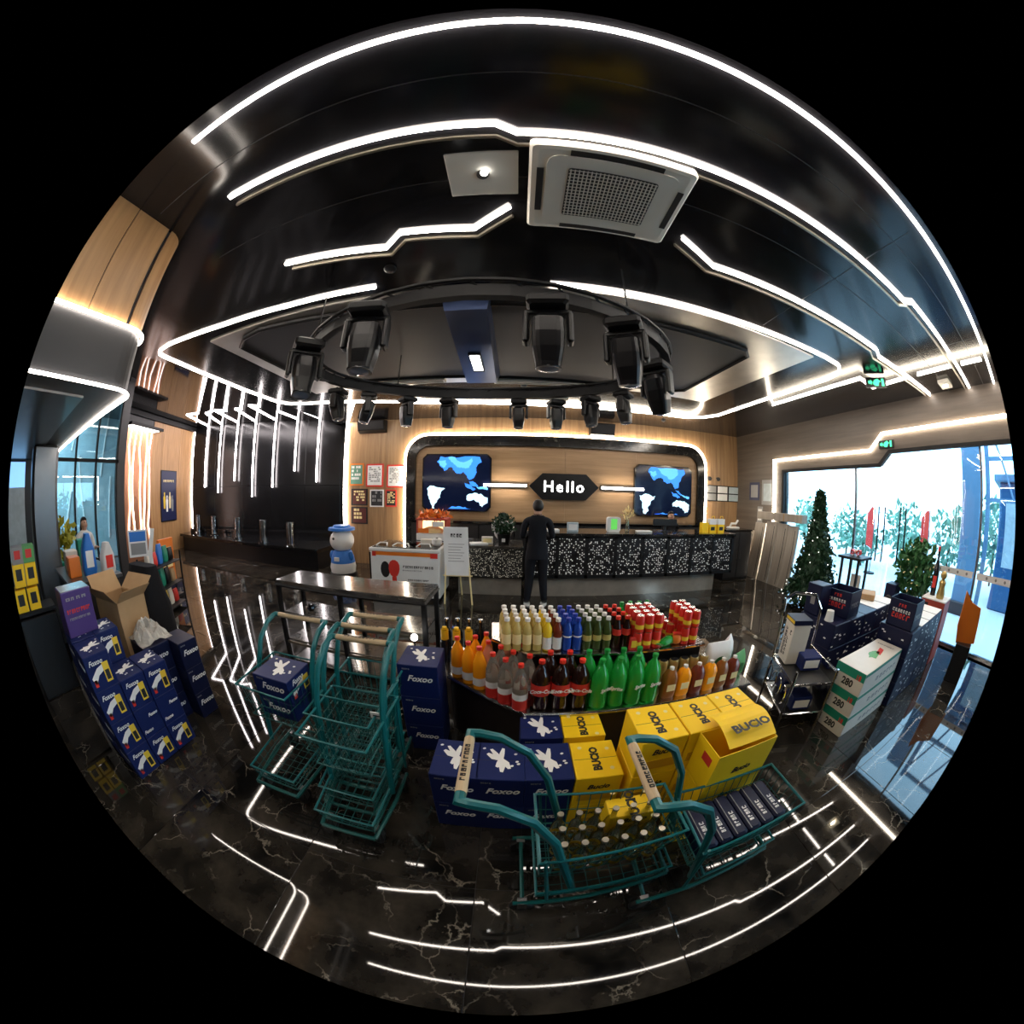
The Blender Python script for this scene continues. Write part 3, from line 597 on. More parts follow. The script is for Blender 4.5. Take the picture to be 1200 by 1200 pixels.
# oval lighting truss
tr = thing('lighting_truss', 'black oval lighting truss hanging below the inset ceiling panel', 'truss', (-.32, 2.77, 3.02))
RX, RY, NS = 1.70, 1.10, 40
el = lambda a, dx=0, z=0: ((RX + dx) * math.cos(a), (RY + dx) * math.sin(a), z)
MB().tube([el(2 * PI * k / NS, .045, .07) for k in range(NS)], .017, 6, closed=True).obj('outer_chord', 'black_metal', tr)
MB().tube([el(2 * PI * k / NS, -.045, .07) for k in range(NS)], .017, 6, closed=True).obj('inner_chord', 'black_metal', tr)
MB().tube([el(2 * PI * k / NS, 0, 0) for k in range(NS)], .022, closed=True, prof=[(-.045, -.03), (.045, -.03), (.045, .03), (-.045, .03)]).obj('bottom_chord', 'black_metal', tr)
for k in range(NS):
    a = 2 * PI * k / NS; b = a + PI / NS
    MB().tube([el(a, .045, .07), el(b, 0, 0)], .009, 4).tube([el(b, 0, 0), el(a, -.045, .07)], .009, 4).obj('brace', 'black_metal', tr)
for a in (.6, 2.3, 3.8, 5.4): MB().tube([el(a, 0, .07), el(a, 0, H - 3.02 - .046)], .008, 5).obj('suspension_rod', 'black_metal', tr)
heads = [(-.93, 1.66, .2, -.35, 'front left on the truss'), (-1.62, 1.95, .8, -.9, 'at the left end of the truss'), (.17, 1.70, -.1, .35, 'at the front of the truss right of the beam'), (.70, 1.86, -.5, .8, 'front right on the truss'), (1.18, 2.45, -.9, 1.3, 'at the right end of the truss'),
         (-2.03, 3.15, 1.6, -2., 'far left behind the truss'), (-1.75, 3.42, 2, 2.2, 'back left on the truss'), (-1.35, 3.70, 2.4, -.3, 'third from the left along the back'), (-.85, 3.85, 2.8, .2, 'left of centre along the back'), (.02, 3.90, 3.1, -.1, 'centre of the back of the truss'),
         (.48, 3.86, 3.4, .4, 'right of centre along the back'), (.86, 3.62, 3.6, .9, 'back right on the truss'), (1.18, 3.35, 4, 1.4, 'far right at the back of the truss')]
h0 = None
for k, (x, y, rz, tilt, nm) in enumerate(heads):
    lab = 'black moving-head stage light ' + nm
    big = k < 5
    h = thing('stage_light', lab, 'stage light', (x, y, 2.965), rz, 'stage lights on the truss')
    if k == 0:
        mb_ = MB().cbox(-.13, .13, -.13, .13, -.08, 0, .02).tube([(-.05, 0, 0), (-.05, 0, .03)], .012, 6).tube([(.05, 0, 0), (.05, 0, .03)], .012, 6).mesh('base', 'black_metal')
        my_ = MB().cbox(-.15, .15, -.04, .04, -.12, -.08, .01).cbox(-.155, -.115, -.05, .05, -.32, -.1, .012).cbox(.115, .155, -.05, .05, -.32, -.1, .012).mesh('yoke', 'black_plastic')
        mh_ = MB().loft([[(sx * x_, sx * y_, z) for x_, y_ in round_rect(-.1, .1, -.1, .1, .05, 3)] for sx, z in ((.55, .14), (.95, .1), (1, 0), (.95, -.1), (.78, -.19), (.76, -.22))]).mesh('head', mat('head_black', (.006, .006, .007), .3, 0, .35).name, False)
        mr_ = MB().lathe([(.078, -.225), (.078, -.215), (.07, -.215)], 16).mesh('lens_ring', 'grey_metal'); ml_ = MB().lathe([(.062, -.226), (.03, -.236), (.002, -.238)], 14).mesh('lens', mat('lens', (.25, .28, .35), .05, .4), True)
    link('base', mb_, h); link('yoke', my_, h); hd = link('head', mh_, h, (0, 0, -.26)); hd.rotation_euler = (tilt * .25 if k < 5 else tilt * .12, 0, 0); link('lens_ring', mr_, hd); link('lens', ml_, hd)
    h.scale = (.95, .95, .95) if big else (.75, .75, .75)
# small ceiling items
for x, y, nm in ((-1.0, 1.95, 'left of the lighting truss'), (3.3, 6.6, 'near the back wall on the right'), (.1, 5.0, 'behind the lighting truss')):
    c = thing('smoke_detector', 'small round ceiling sensor ' + nm, 'sensor', (x, y, H)); MB().lathe([(.05, 0), (.05, -.02), (.03, -.035)], 12).obj('body', 'dark_grey', c, True); MB().lathe([(.008, -.045), (.008, -.035)], 6).obj('lens', 'grey_metal', c)
# ------------------------------------------------------------------ reception counter and things around it
CY = 5.35
ct = thing('reception_counter', 'long black reception counter with perforated glowing front panels', 'counter', (0, CY, 0))
MB().box(.22, 4.36, .12, .75, .36, 1.10).obj('carcass', 'black_plastic', ct)
MB().cbox(.16, 4.42, -.05, .8, 1.10, 1.15, .006).obj('worktop', 'marble_arch', ct)
MB().box(.2, 4.04, .10, .68, 0, .36).obj('mirror_plinth', 'mirror_plinth', ct)
for k in range(8):
    x0 = .24 + k * .52; f = MB().box(x0, x0 + .46, .0, .03, .42, 1.06).obj('perforated_panel', 'perforated', ct)
for k in range(9):
    x0 = .18 + k * .52; MB().box(x0, x0 + .06, -.02, .12, .36, 1.10).obj('stile', 'black_metal', ct)
MB().box(.18, 4.4, -.02, .12, .36, .42).obj('bottom_rail', 'black_metal', ct); MB().box(.18, 4.4, -.02, .12, 1.06, 1.10).obj('top_rail', 'black_metal', ct)
lc = thing('low_counter', 'low stone counter section with a speckled front left of the standing man', 'counter', (0, CY, 0))
MB().box(-1.0, .15, .05, .75, .33, .86).obj('carcass', 'black_plastic', lc); MB().box(-1.0, .15, .02, .05, .35, .85).obj('speckled_front', 'sparkle_front', lc)
MB().cbox(-1.04, .16, -.03, .78, .86, .905, .006).obj('worktop', 'marble_top', lc); MB().box(-.98, .14, .12, .7, 0, .33).obj('plinth', 'mirror_plinth', lc)
bc = thing('back_cabinet', 'low black cabinet run below the screens behind the counter', 'cabinet', (0, YB - .05, 0))
MB().box(-2.3, 4.56, -.42, 0, 0, 1.14).obj('carcass', 'black_plastic', bc); MB().cbox(-2.32, 4.58, -.46, 0, 1.14, 1.19, .005).obj('worktop', 'black_gloss', bc)
for k in range(9): MB().cbox(-2.28 + k * .76, -1.54 + k * .76, -.44, -.42, .08, 1.12, .004).obj('door', 'dark_grey', bc)

# human figure: one skinned body, coloured by region
def human(name, label, loc, rz, h=1.70, pose='stand', top='fabric_suit', legs='fabric_suit', hairlong=False):
    bm = bmesh.new(); L_ = bm.verts.layers.skin.verify(); V = {}
    def v(n, co, r, ry=None):
        x = bm.verts.new(co); x[L_].radius = (r, ry or r); V[n] = x; return x
    def e(*ns):
        for a, b in zip(ns, ns[1:]): bm.edges.new((V[a], V[b]))
    seat = pose == 'sit'
    v('pel', (0, 0, .93), .150, .115); V['pel'][L_].use_root = True
    v('waist', (0, .01, 1.10), .148, .108); v('chest', (0, .0, 1.28), .172, .12); v('shc', (0, -.01, 1.42), .13, .09); v('neck', (0, 0, 1.50), .058); v('head0', (0, .02, 1.56), .07); v('head1', (0, .025, 1.63), .082, .09); v('head2', (0, .02, 1.69), .06)
    e('pel', 'waist', 'chest', 'shc', 'neck', 'head0', 'head1', 'head2')
    for s, q in ((-1, 'l'), (1, 'r')):
        if seat: kn = (s * .12, .42, .95); an = (s * .12, .44, .52); toe = (s * .13, .58, .48)
        else: kn = (s * .105, .02, .50); an = (s * .14, -.02, .09); toe = (s * .17, .12, .04)
        v('hip' + q, (s * .10, 0, .86), .105, .11); v('kn' + q, kn, .080); v('ca' + q, tuple((a * .55 + b * .45) + (0, -.015, 0)[i] for i, (a, b) in enumerate(zip(kn, an))), .072); v('an' + q, an, .058); v('toe' + q, toe, .04, .048)
        e('pel', 'hip' + q, 'kn' + q, 'ca' + q, 'an' + q, 'toe' + q)
        v('sh' + q, (s * .19, -.01, 1.395), .068); v('el' + q, (s * .245, .03, 1.13), .050); v('wr' + q, (s * .15, .25, 1.185), .032); v('pa' + q, (s * .125, .32, 1.20), .034, .018)
        e('shc', 'sh' + q, 'el' + q, 'wr' + q, 'pa' + q)
        for f, (dx, ln) in enumerate(((-.028, .062), (-.01, .075), (.01, .07), (.027, .055))):
            v('f%d' % f + q, (s * .125 + dx, .355, 1.20), .009); v('g%d' % f + q, (s * .125 + dx * 1.1, .355 + ln * .6, 1.197), .008); v('t%d' % f + q, (s * .125 + dx * 1.15, .355 + ln, 1.187), .007)
            e('pa' + q, 'f%d' % f + q, 'g%d' % f + q, 't%d' % f + q)
        v('th' + q, (s * .125 - s * .035, .32, 1.205), .010); v('th2' + q, (s * .125 - s * .05, .355, 1.20), .008); e('pa' + q, 'th' + q, 'th2' + q)
    v('nose', (0, .112, 1.625), .012); e('head1', 'nose')
    v('earl', (-.082, .015, 1.62), .014); e('head1', 'earl'); v('earr', (.082, .015, 1.62), .014); e('head1', 'earr')
    me = bpy.data.meshes.new('body'); bm.to_mesh(me); bm.free()
    o = bpy.data.objects.new('tmp', me); COL.objects.link(o); md = o.modifiers.new('s', 'SKIN'); md.use_smooth_shade = True; sb = o.modifiers.new('u', 'SUBSURF'); sb.levels = 2
    ev = bpy.data.meshes.new_from_object(o.evaluated_get(bpy.context.evaluated_depsgraph_get())); bpy.data.objects.remove(o)
    for mm in (top, legs, 'skin', 'shoe'): ev.materials.append(MATS[mm])
    for p in ev.polygons:
        c = p.center
        if c.z > 1.50 or (c.y > .26 and 1.0 < c.z < 1.26 and abs(c.x) < .25): p.material_index = 2
        elif c.z < (.62 if seat else .10) and (not seat or c.z < .56): p.material_index = 3
        elif c.z < .86 or (seat and c.y > .18 and c.z < 1.04): p.material_index = 1
        p.use_smooth = True
    root = thing(name, label, 'person', loc, rz); root.scale = (h / 1.73,) * 3
    body = link('body', ev, root)
    hm = MB().sphere((0, -.002, 1.645), .088, .102, .105, 16, 12)
    if hairlong: hm.sphere((0, -.06, 1.54), .085, .05, .15, 10, 8)
    # trim the face side: push the front of the cap back
    hv = []
    for x, y, z in hm.v:
        if y > .03 and z < 1.70: y = .03 - (1.70 - z) * .5
        if z < 1.56 and not hairlong: z = 1.56 - (1.56 - z) * .3
        hv.append((x, y, z))
    hm.v = hv; hm.obj('hair', 'hair', body, True)
    for s in (-1, 1): MB().sphere((s * .032, .098, 1.645), .011, nu=8, nv=6).obj('eye', 'print_black', body)
    MB().sphere((0, .098, 1.58), .022, .006, .006, 8, 5).obj('mouth', 'print_red', body)
    if not seat and top == 'fabric_suit':
        for s in (-1, 1): MB().prism([(s * .14 + .055 * math.cos(a) + s * .012 * math.sin(a), .05 + .13 * math.sin(a)) for a in [2 * PI * k / 14 for k in range(14)]], 0, .028).obj('shoe_sole', 'white_plastic', body)
        MB().lathe([(.064, 1.475), (.066, 1.515), (.058, 1.515)], 14, (0, 0, 0), caps=False).obj('collar', 'fabric_black', body)
        # jacket hem
        MB().loft([[(a * sx, b * sx + .005, z) for a, b in [(.175 * math.cos(2 * PI * i / 16), .135 * math.sin(2 * PI * i / 16)) for i in range(16)]] for sx, z in ((1.02, .80), (1.0, .90), (.93, 1.05))], False).obj('jacket_skirt', top, body, True)
    return root
human('person', 'man in a dark suit standing with his back turned at the counter', (.36, 4.98, 0), -.05, 1.70)
human('person', 'person with short dark hair in dark clothes behind the right end of the counter', (3.47, 6.55, 0), PI, 1.50, 'stand', 'fabric_black')
# things on the counters
pt = thing('potted_tree', 'small bushy green plant in a black pot on the low counter', 'plant', (-.19, 5.62, .905))
MB().lathe([(.09, 0), (.12, .16), (.13, .18), (.11, .18), (.10, .15), (.01, .15)], 14).obj('pot', 'black_plastic', pt, True)
MB().box(-.03, .03, -.125, -.118, .05, .11).obj('pot_label', 'print_white', pt)
def foliage(n, fn, size, seed, up=.3):
    r_ = random.Random(seed); m_ = MB()
    for k in range(n):
        p = Vector(fn(r_)); d = Vector((r_.uniform(-1, 1), r_.uniform(-1, 1), r_.uniform(-1, 1) + up)).normalized(); s_ = size * r_.uniform(.6, 1.3)
        w_ = d.cross(Vector((r_.uniform(-1, 1), r_.uniform(-1, 1), .3))); 
        if w_.length < .01: continue
        w_ = w_.normalized() * s_ * .28; t = p + d * s_; mid = p + d * s_ * .5
        m_.add([p, mid + w_, t, mid - w_], [(0, 1, 2, 3)])
    return m_
def ell(rx, ry, rz, c=(0, 0, 0), shell=.5):
    def f(r_):
        while True:
            p = (r_.uniform(-1, 1), r_.uniform(-1, 1), r_.uniform(-1, 1)); q = p[0] ** 2 + p[1] ** 2 + p[2] ** 2
            if shell ** 2 < q < 1: return (c[0] + p[0] * rx, c[1] + p[1] * ry, c[2] + p[2] * rz)
    return f
def stuffpart(o): o['kind'] = 'stuff'; return o
stuffpart(foliage(420, ell(.20, .16, .19, (0, 0, .34)), .07, 3).obj('foliage', 'leaf_dark', pt)); MB().tube([(0, 0, .14), (.01, 0, .35)], .012, 6).obj('stem', 'bark', pt)
pl = thing('plush_toy', 'white plush figure with a dark head sitting behind the small plant', 'plush toy', (-.22, 5.95, .905))
MB().sphere((0, 0, .2), .17, .13, .2, 14, 9).obj('body', 'fabric_white', pl, True); MB().sphere((0, 0, .45), .10, .09, .09, 12, 8).obj('head', 'fabric_black', pl, True)
for s in (-1, 1): MB().sphere((s * .16, -.03, .27), .05, .05, .11, 8, 6).obj('arm', 'fabric_white', pl, True)
def flat_item(name, label, cat, loc, dims, m, rz=0, lid=None):
    t = thing(name, label, cat, loc, rz); a, b, c = dims; MB().cbox(-a / 2, a / 2, -b / 2, b / 2, 0, c, min(.006, c * .3)).obj('body', m, t)
    if lid: MB().box(-a * .38, a * .38, -b / 2 - .002, -b / 2, c * .2, c * .8).obj('face_print', lid, t)
    return t
flat_item('tissue_box', 'cream tissue box on the low counter left of the plant', 'box', (-.48, 5.62, .905), (.2, .12, .12), 'card_white', .1, 'print_pale')
flat_item('paper_stack', 'stack of white papers lying on the low counter', 'papers', (-.62, 5.5, .905), (.3, .22, .03), 'white_paper', .3)
flat_item('tray', 'grey plastic tray with rounded rim on the low counter end', 'tray', (-.85, 5.66, .905), (.22, .18, .07), 'grey_metal', -.1)
tb = thing('tablet_stand', 'white rounded device with a green screen on the counter', 'device', (1.79, 5.6, 1.15), .05)
MB().loft([[(x, -.03 + .0 * z, z) for x, z in round_rect(-.13, .13, .01, .27, .04, 4)], [(x, .05, z) for x, z in round_rect(-.13, .13, .01, .27, .04, 4)]]).obj('shell', 'white_plastic', tb); MB().box(-.06, .06, -.034, -.03, .05, .24).obj('screen', 'display_green', tb); MB().cbox(-.1, .1, -.06, .08, 0, .015, .004).obj('foot', 'white_plastic', tb)
vs = thing('flower_vase', 'slim vase of dry flowers on the counter beside the white device', 'vase', (2.06, 5.6, 1.15))
MB().lathe([(.035, 0), (.045, .08), (.03, .2), (.035, .22), (.028, .22), (.02, .1)], 12).obj('vase', 'glass_olive', vs, True); stuffpart(foliage(60, ell(.12, .08, .12, (0, 0, .33), 0), .07, 8, 1).obj('flowers', 'print_pale', vs))
flat_item('acrylic_card', 'clear printed card holder standing on the counter', 'card holder', (1.02, 5.55, 1.15), (.2, .05, .17), 'frosted', 0, 'white_paper')
flat_item('card_reader', 'small white card terminal on the counter near the man', 'terminal', (.66, 5.6, 1.15), (.24, .15, .04), 'white_plastic', .1)
flat_item('keyboard', 'thin white keyboard on the counter right of the vase', 'keyboard', (2.4, 5.6, 1.15), (.3, .14, .03), 'white_plastic')
mo = thing('monitor', 'black computer monitor seen from behind on the counter', 'monitor', (2.95, 5.8, 1.15)); MB().cbox(-.27, .27, -.02, .02, .10, .24, .01).obj('screen_back', 'black_plastic', mo); MB().box(-.03, .03, -.01, .03, 0, .12).obj('neck', 'black_plastic', mo); MB().cbox(-.12, .12, -.08, .1, 0, .012, .003).obj('base', 'black_plastic', mo)
for k, (x, m_) in enumerate(((3.74, 'card_yellow'), (3.93, 'card_yellow'), (4.15, 'card_yellow'))):
    t = thing('gift_bag', ['small yellow bag beside the seated person on the counter', 'yellow and white gift bag on the counter, middle one', 'yellow and white gift bag at the right end of the counter'][k], 'bag', (x, 5.55, 1.15))
    hh = .2 if k == 0 else .27
    MB().loft([[(-.08, -.05, 0), (.08, -.05, 0), (.08, .05, 0), (-.08, .05, 0)], [(-.085, -.045, hh), (.085, -.045, hh), (.085, .045, hh), (-.085, .045, hh)]]).obj('body', m_, t)
    if k: MB().box(-.087, .087, -.052, .052, hh * .62, hh + .005).obj('white_top', 'white_paper', t); MB().box(-.05, .05, -.0515, -.05, .05, .12).obj('print', 'print_black', t)
    MB().tube([(-.04, -.045, hh), (-.03, -.045, hh + .06), (.03, -.045, hh + .06), (.04, -.045, hh)], .005, 5).obj('handle', m_, t)
cb_ = thing('side_cabinet', 'dark low side cabinet in the corner right of the counter', 'cabinet', (5.1, 6.3, 0)); MB().cbox(-.4, .4, -.3, .3, 0, 1.12, .01).obj('carcass', 'black_plastic', cb_); MB().cbox(-.42, .42, -.32, .32, 1.12, 1.16, .005).obj('top', 'black_gloss', cb_)
for s in (-1, 1): dr = MB().cbox(s * .2 - .19, s * .2 + .19, -.32, -.30, .06, 1.1, .004).obj('door', 'dark_grey', cb_); MB().tube([(s * .05, -.34, .5), (s * .05, -.34, .7)], .006, 5).obj('handle', 'steel', dr)
ph = thing('desk_phone', 'white desk lamp shaped handset on the side cabinet', 'phone', (5.05, 6.2, 1.16)); MB().cbox(-.16, .16, -.08, .08, 0, .05, .015).obj('base', 'white_plastic', ph); MB().tube([(-.1, 0, .05), (-.06, 0, .12), (.08, 0, .12), (.14, 0, .2)], .025, 8).obj('handset', 'white_plastic', ph)
# popcorn machine
pc = thing('popcorn_machine', 'lit snack machine with an orange-red topping left of the counter', 'machine', (-1.65, 6.35, 0))
MB().cbox(-.32, .32, -.22, .22, 0, .84, .01).obj('cart', 'black_plastic', pc); MB().cbox(-.31, .31, -.21, .21, .84, .98, .01).obj('body', 'white_plastic', pc)
MB().box(-.28, .28, .12, .18, .98, 1.22).obj('glowing_back', 'popcorn_glow', pc)
for sx in (-1, 1): MB().box(sx * .29 - .02, sx * .29 + .02, -.2, .2, .98, 1.24).obj('side_post', 'red_card', pc)
MB().box(-.27, -.05, -.215, -.205, .99, 1.08).obj('menu_card', 'orange_plastic', pc); MB().box(.02, .26, -.215, -.205, 1.12, 1.22).obj('menu_card', 'white_paper', pc)
MB().sphere((0, -.02, 1.02), .22, .13, .09, 10, 6).obj('snack_heap', 'print_pale', pc)
stuffpart(foliage(120, ell(.34, .24, .09, (0, 0, 1.32), 0), .12, 5).obj('autumn_leaves', 'orange_plastic', pc)); MB().cbox(-.32, .32, -.22, .22, 1.24, 1.28, .01).obj('roof', 'red_card', pc)
# chest freezer
fz = thing('chest_freezer', 'white chest freezer with glass lid and printed front', 'freezer', (-1.80, 5.35, 0), .03)
MB().cbox(-.62, .60, -.45, .40, .06, .82, .015).obj('cabinet', 'white_plastic', fz); MB().box(-.58, .56, -.40, .36, 0, .06).obj('toe_kick', 'black_plastic', fz); MB().cbox(-.63, .61, -.46, .41, .82, .88, .012).obj('rim', 'white_plastic', fz)
for s in (0, 1): MB().box(-.58 + s * .58, 0 + s * .56, -.42, .37, .882, .892).obj('glass_lid', 'glass_item', fz)
MB().box(-.56, .54, -.40, .35, .865, .8805).obj('ice_cream_tubs', mat('tub_pale', (.55, .5, .42), .4, 0, .5, .5, 18), fz)
MB().box(-.63, -.60, -.452, -.45, .1, .80).obj('edge_strip', 'black_plastic', fz); MB().box(-.55, .55, -.4535, -.45, .76, .82).obj('red_stripe', 'orange_plastic', fz)
for x0, x1 in ((-.57, -.5), (.45, .57)): MB().box(x0, x1, -.455, -.45, .74, .82).obj('corner_mark', 'print_red', fz)
MB().loft([[(x, -.45, z) for x, z in [(-.34 + .085 * math.cos(a), .52 + .14 * math.sin(a)) for a in [2 * PI * k / 14 for k in range(14)]]], [(x, -.454, z) for x, z in [(-.34 + .08 * math.cos(a), .52 + .135 * math.sin(a)) for a in [2 * PI * k / 14 for k in range(14)]]]]).obj('round_logo', 'print_black', fz)
MB().loft([[(x, -.45, z) for x, z in [(-.18 + .10 * math.cos(a) * (1 + .15 * math.sin(a)), .54 + .15 * math.sin(a)) for a in [2 * PI * k / 14 for k in range(14)]]], [(x, -.455, z) for x, z in [(-.18 + .095 * math.cos(a), .54 + .145 * math.sin(a)) for a in [2 * PI * k / 14 for k in range(14)]]]]).obj('red_logo', 'print_red', fz)
MB().box(-.22, -.14, -.452, -.45, .30, .40).obj('red_logo_tail', 'print_red', fz)
marks(fz, .52, .042, 'print_black', (.24, -.4505, .58), FRONT, 5, 14); marks(fz, .34, .022, 'print_grey', (.14, -.4505, .52), FRONT, 6, 14); marks(fz, .36, .03, 'print_black', (.24, -.4505, .36), FRONT, 7, 11); marks(fz, .26, .025, 'print_grey', (.2, -.4505, .29), FRONT, 8, 9)
for x, w_ in ((-.45, .2), (-.1, .3), (.3, .25)): MB().tube([(x - w_ / 2, -.3, .90), (x - w_ / 3, -.2, .93), (x + w_ / 3, -.2, .93), (x + w_ / 2, -.3, .90)], .012, 6).obj('lid_handle', 'white_plastic', fz)
flat_item('paper_carton', 'small pale carton lying on the freezer lid', 'carton', (-1.55, 5.45, .893), (.2, .12, .08), 'card_white', .2); 
bl = thing('white_bowl', 'white rounded container on the right end of the freezer lid', 'container', (-1.32, 5.3, .893)); MB().lathe([(.06, 0), (.09, .03), (.09, .1), (.07, .12), (.01, .12)], 14).obj('body', 'white_plastic', bl, True); MB().lathe([(.02, .12), (.02, .13)], 8).obj('knob', 'print_black', bl)
# round-headed figure
rb = thing('service_robot', 'white and blue round-headed robot figure with a flat blue cap', 'robot', (-3.62, 6.0, 0))
MB().lathe([(.30, 0), (.31, .04), (.30, .10), (.25, .12)], 20).obj('base', 'black_plastic', rb, True); MB().lathe([(.27, .10), (.29, .22), (.27, .32)], 20).obj('lower_body', 'white_plastic', rb, True)
MB().lathe([(.272, .32), (.25, .44), (.20, .56), (.16, .58)], 20).obj('blue_body', 'blue_bright', rb, True); MB().sphere((0, 0, .78), .27, .27, .25, 20, 12).obj('head', 'white_plastic', rb, True)
MB().lathe([(.30, 1.0), (.29, 1.05), (.2, 1.06), (.18, 1.1), (.02, 1.11)], 20).obj('cap', 'blue_bright', rb, True); MB().sphere((-.06, -.262, .84), .028, .012, .028, 10, 6).obj('eye', 'print_black', rb)
MB().box(-.05, .06, -.29, -.255, .38, .46).obj('chest_badge', 'print_white', rb)
for s in (-1, 1): MB().sphere((s * .24, -.05, .46), .06, .06, .10, 8, 6).obj('fin', 'blue_bright', rb, True)
# easel sign
es = thing('easel_sign', 'white information board on a pale wooden easel in front of the low counter', 'sign', (-.92, 5.0, 0), .04)
for a, b in (((-.19, -.12, 0), (-.15, .02, 1.25)), ((.26, -.12, 0), (.15, .02, 1.25)), ((.03, .40, 0), (.0, .03, 1.2))): MB().tube([a, b], .014, 6).obj('leg', 'print_pale', es)
MB().tube([(-.22, -.06, .47), (.26, -.06, .47)], .012, 6).obj('ledge', 'print_pale', es)
bd = MB().loft([[(-.18, -.075, .48), (.22, -.075, .48), (.18, -.01, 1.25), (-.22, -.01, 1.25)], [(-.18, -.06, .48), (.22, -.06, .48), (.18, .005, 1.25), (-.22, .005, 1.25)]]).obj('board', 'white_paper', es)
marks(bd, .19, .055, 'print_black', (.0, -.0235, 1.12), (PI / 2 - .085, 0, 0), 9, 4)
for k in range(7):
    z = .98 - k * .045; MB().box(-.13, .13 - (k % 3) * .03, -.0755 + (z - .48) * .0844, -.0735 + (z - .48) * .0844, z - .004, z + .004).obj('text_line', 'print_grey', bd)

# ------------------------------------------------------------------ right back corner: planks, tree, high table
for k, (y, hgt, wd) in enumerate(((6.45, 1.10, .34), (6.08, 1.32, .38), (5.66, 1.38, .36), (5.28, 1.36, .34), (4.95, 1.34, .30))):
    p = thing('leaning_board', ['shortest grey board leaning at the far end of the right wall', 'second grey board from the corner leaning on the right wall', 'middle grey board leaning on the right wall', 'fourth grey board from the corner leaning on the right wall', 'grey board leaning on the right wall next to the decorated tree'][k], 'board', (5.74, y, 0), PI / 2)
    b = MB().loft([[(-wd / 2, -.03, 0), (wd / 2, -.03, 0), (wd / 2, .03, 0), (-wd / 2, .03, 0)], [(-wd / 2, -.03 - .17, hgt), (wd / 2, -.03 - .17, hgt), (wd / 2, .03 - .17, hgt), (-wd / 2, .03 - .17, hgt)]]).obj('board', 'wood_plank', p)
    MB().loft([[(-wd * .3, .032, .05), (-wd * .26, .032, .05), (-wd * .26, .036, .05), (-wd * .3, .036, .05)], [(-wd * .3, .032 - .16, hgt * .93), (-wd * .26, .032 - .16, hgt * .93), (-wd * .26, .036 - .16, hgt * .93), (-wd * .3, .036 - .16, hgt * .93)]]).obj('edge_strip', 'dark_grey', p)
    p.rotation_euler = (0, 0, -PI / 2); 
    for c in p.children: c.rotation_euler = (0, 0, PI)
lb = thing('long_carton', 'long flat grey carton lying across the leaning boards', 'carton', (5.86, 5.35, 1.42)); MB().cbox(-.1, .1, -.75, .75, 0, .17, .006).obj('body', 'wood_plank', lb); MB().box(-.102, .102, -.2, -.16, -.001, .172).obj('tape', 'card_kraft', lb)
tree = thing('christmas_tree', 'dark green artificial conifer dotted with fairy lights by the glass entrance', 'tree', (5.44, 3.88, 0))
def conef(r_):
    z = r_.random() ** 1.35; lay = (z * 9) % 1; rad = (.62 * (1 - z) ** 1.12 + .02) * (.72 + .28 * (1 - lay)) * r_.uniform(.75, 1.12); q = rad * math.sqrt(r_.uniform(.35, 1)); a = r_.uniform(0, 2 * PI); return (q * math.cos(a), q * math.sin(a), .15 + z * 1.88)
stuffpart(foliage(6500, conef, .10, 21, -.2).obj('needles', 'leaf_dark', tree)); MB().lathe([(.035, 0), (.03, 1.0), (.008, 1.95)], 8).obj('trunk', 'bark', tree); MB().lathe([(.2, 0), (.2, .03), (.05, .06)], 10).obj('stand', 'black_metal', tree)
MB().lathe([(.42, .2), (.30, .8), (.15, 1.4), (.03, 1.95)], 10).obj('inner_branches', 'leaf_dark', tree)
fl = MB(); r_ = random.Random(9)
for k in range(90):
    z = r_.random() ** 1.3; rad = (.60 * (1 - z) + .03); a = r_.uniform(0, 2 * PI); fl.sphere((rad * math.cos(a), rad * math.sin(a), .18 + z * 1.8), .011, nu=5, nv=3)
stuffpart(fl.obj('fairy_lights', 'bulb_dot', tree))
ht_ = thing('high_table', 'small dark high table behind the decorated tree by the glass', 'table', (5.5, 2.98, 0)); MB().cbox(-.25, .25, -.25, .25, 1.0, 1.04, .006).obj('top', 'black_metal', ht_)
for sx in (-1, 1):
    for sy in (-1, 1): MB().box(sx * .18 - .02, sx * .18 + .02, sy * .18 - .02, sy * .18 + .02, 0, 1.0).obj('leg', 'black_metal', ht_)
flat_item('display_board', 'narrow white board leaning under the high table', 'board', (5.5, 2.9, .0), (.06, .2, .75), 'card_white')
bow = thing('red_bow', 'red and white striped ribbon bow lying on the high table', 'bow', (5.5, 2.98, 1.04))
for s in (-1, 1):
    lp_ = MB().tube([(0, s * (.015 + .09 * math.sin(a)), .05 + .05 * math.sin(2 * a) * .8 + .01) for a in [PI * k / 8 for k in range(9)]], 0, prof=[(-.006, -.045), (.006, -.045), (.006, .045), (-.006, .045)]).obj('loop', 'print_red', bow); MB().box(-.046, .046, s * .05 - .008, s * .05 + .008, .0, .02).obj('stripe', 'print_white', lp_)
MB().sphere((0, 0, .07), .04, nu=8, nv=6).obj('knot', 'print_white', bow, True)
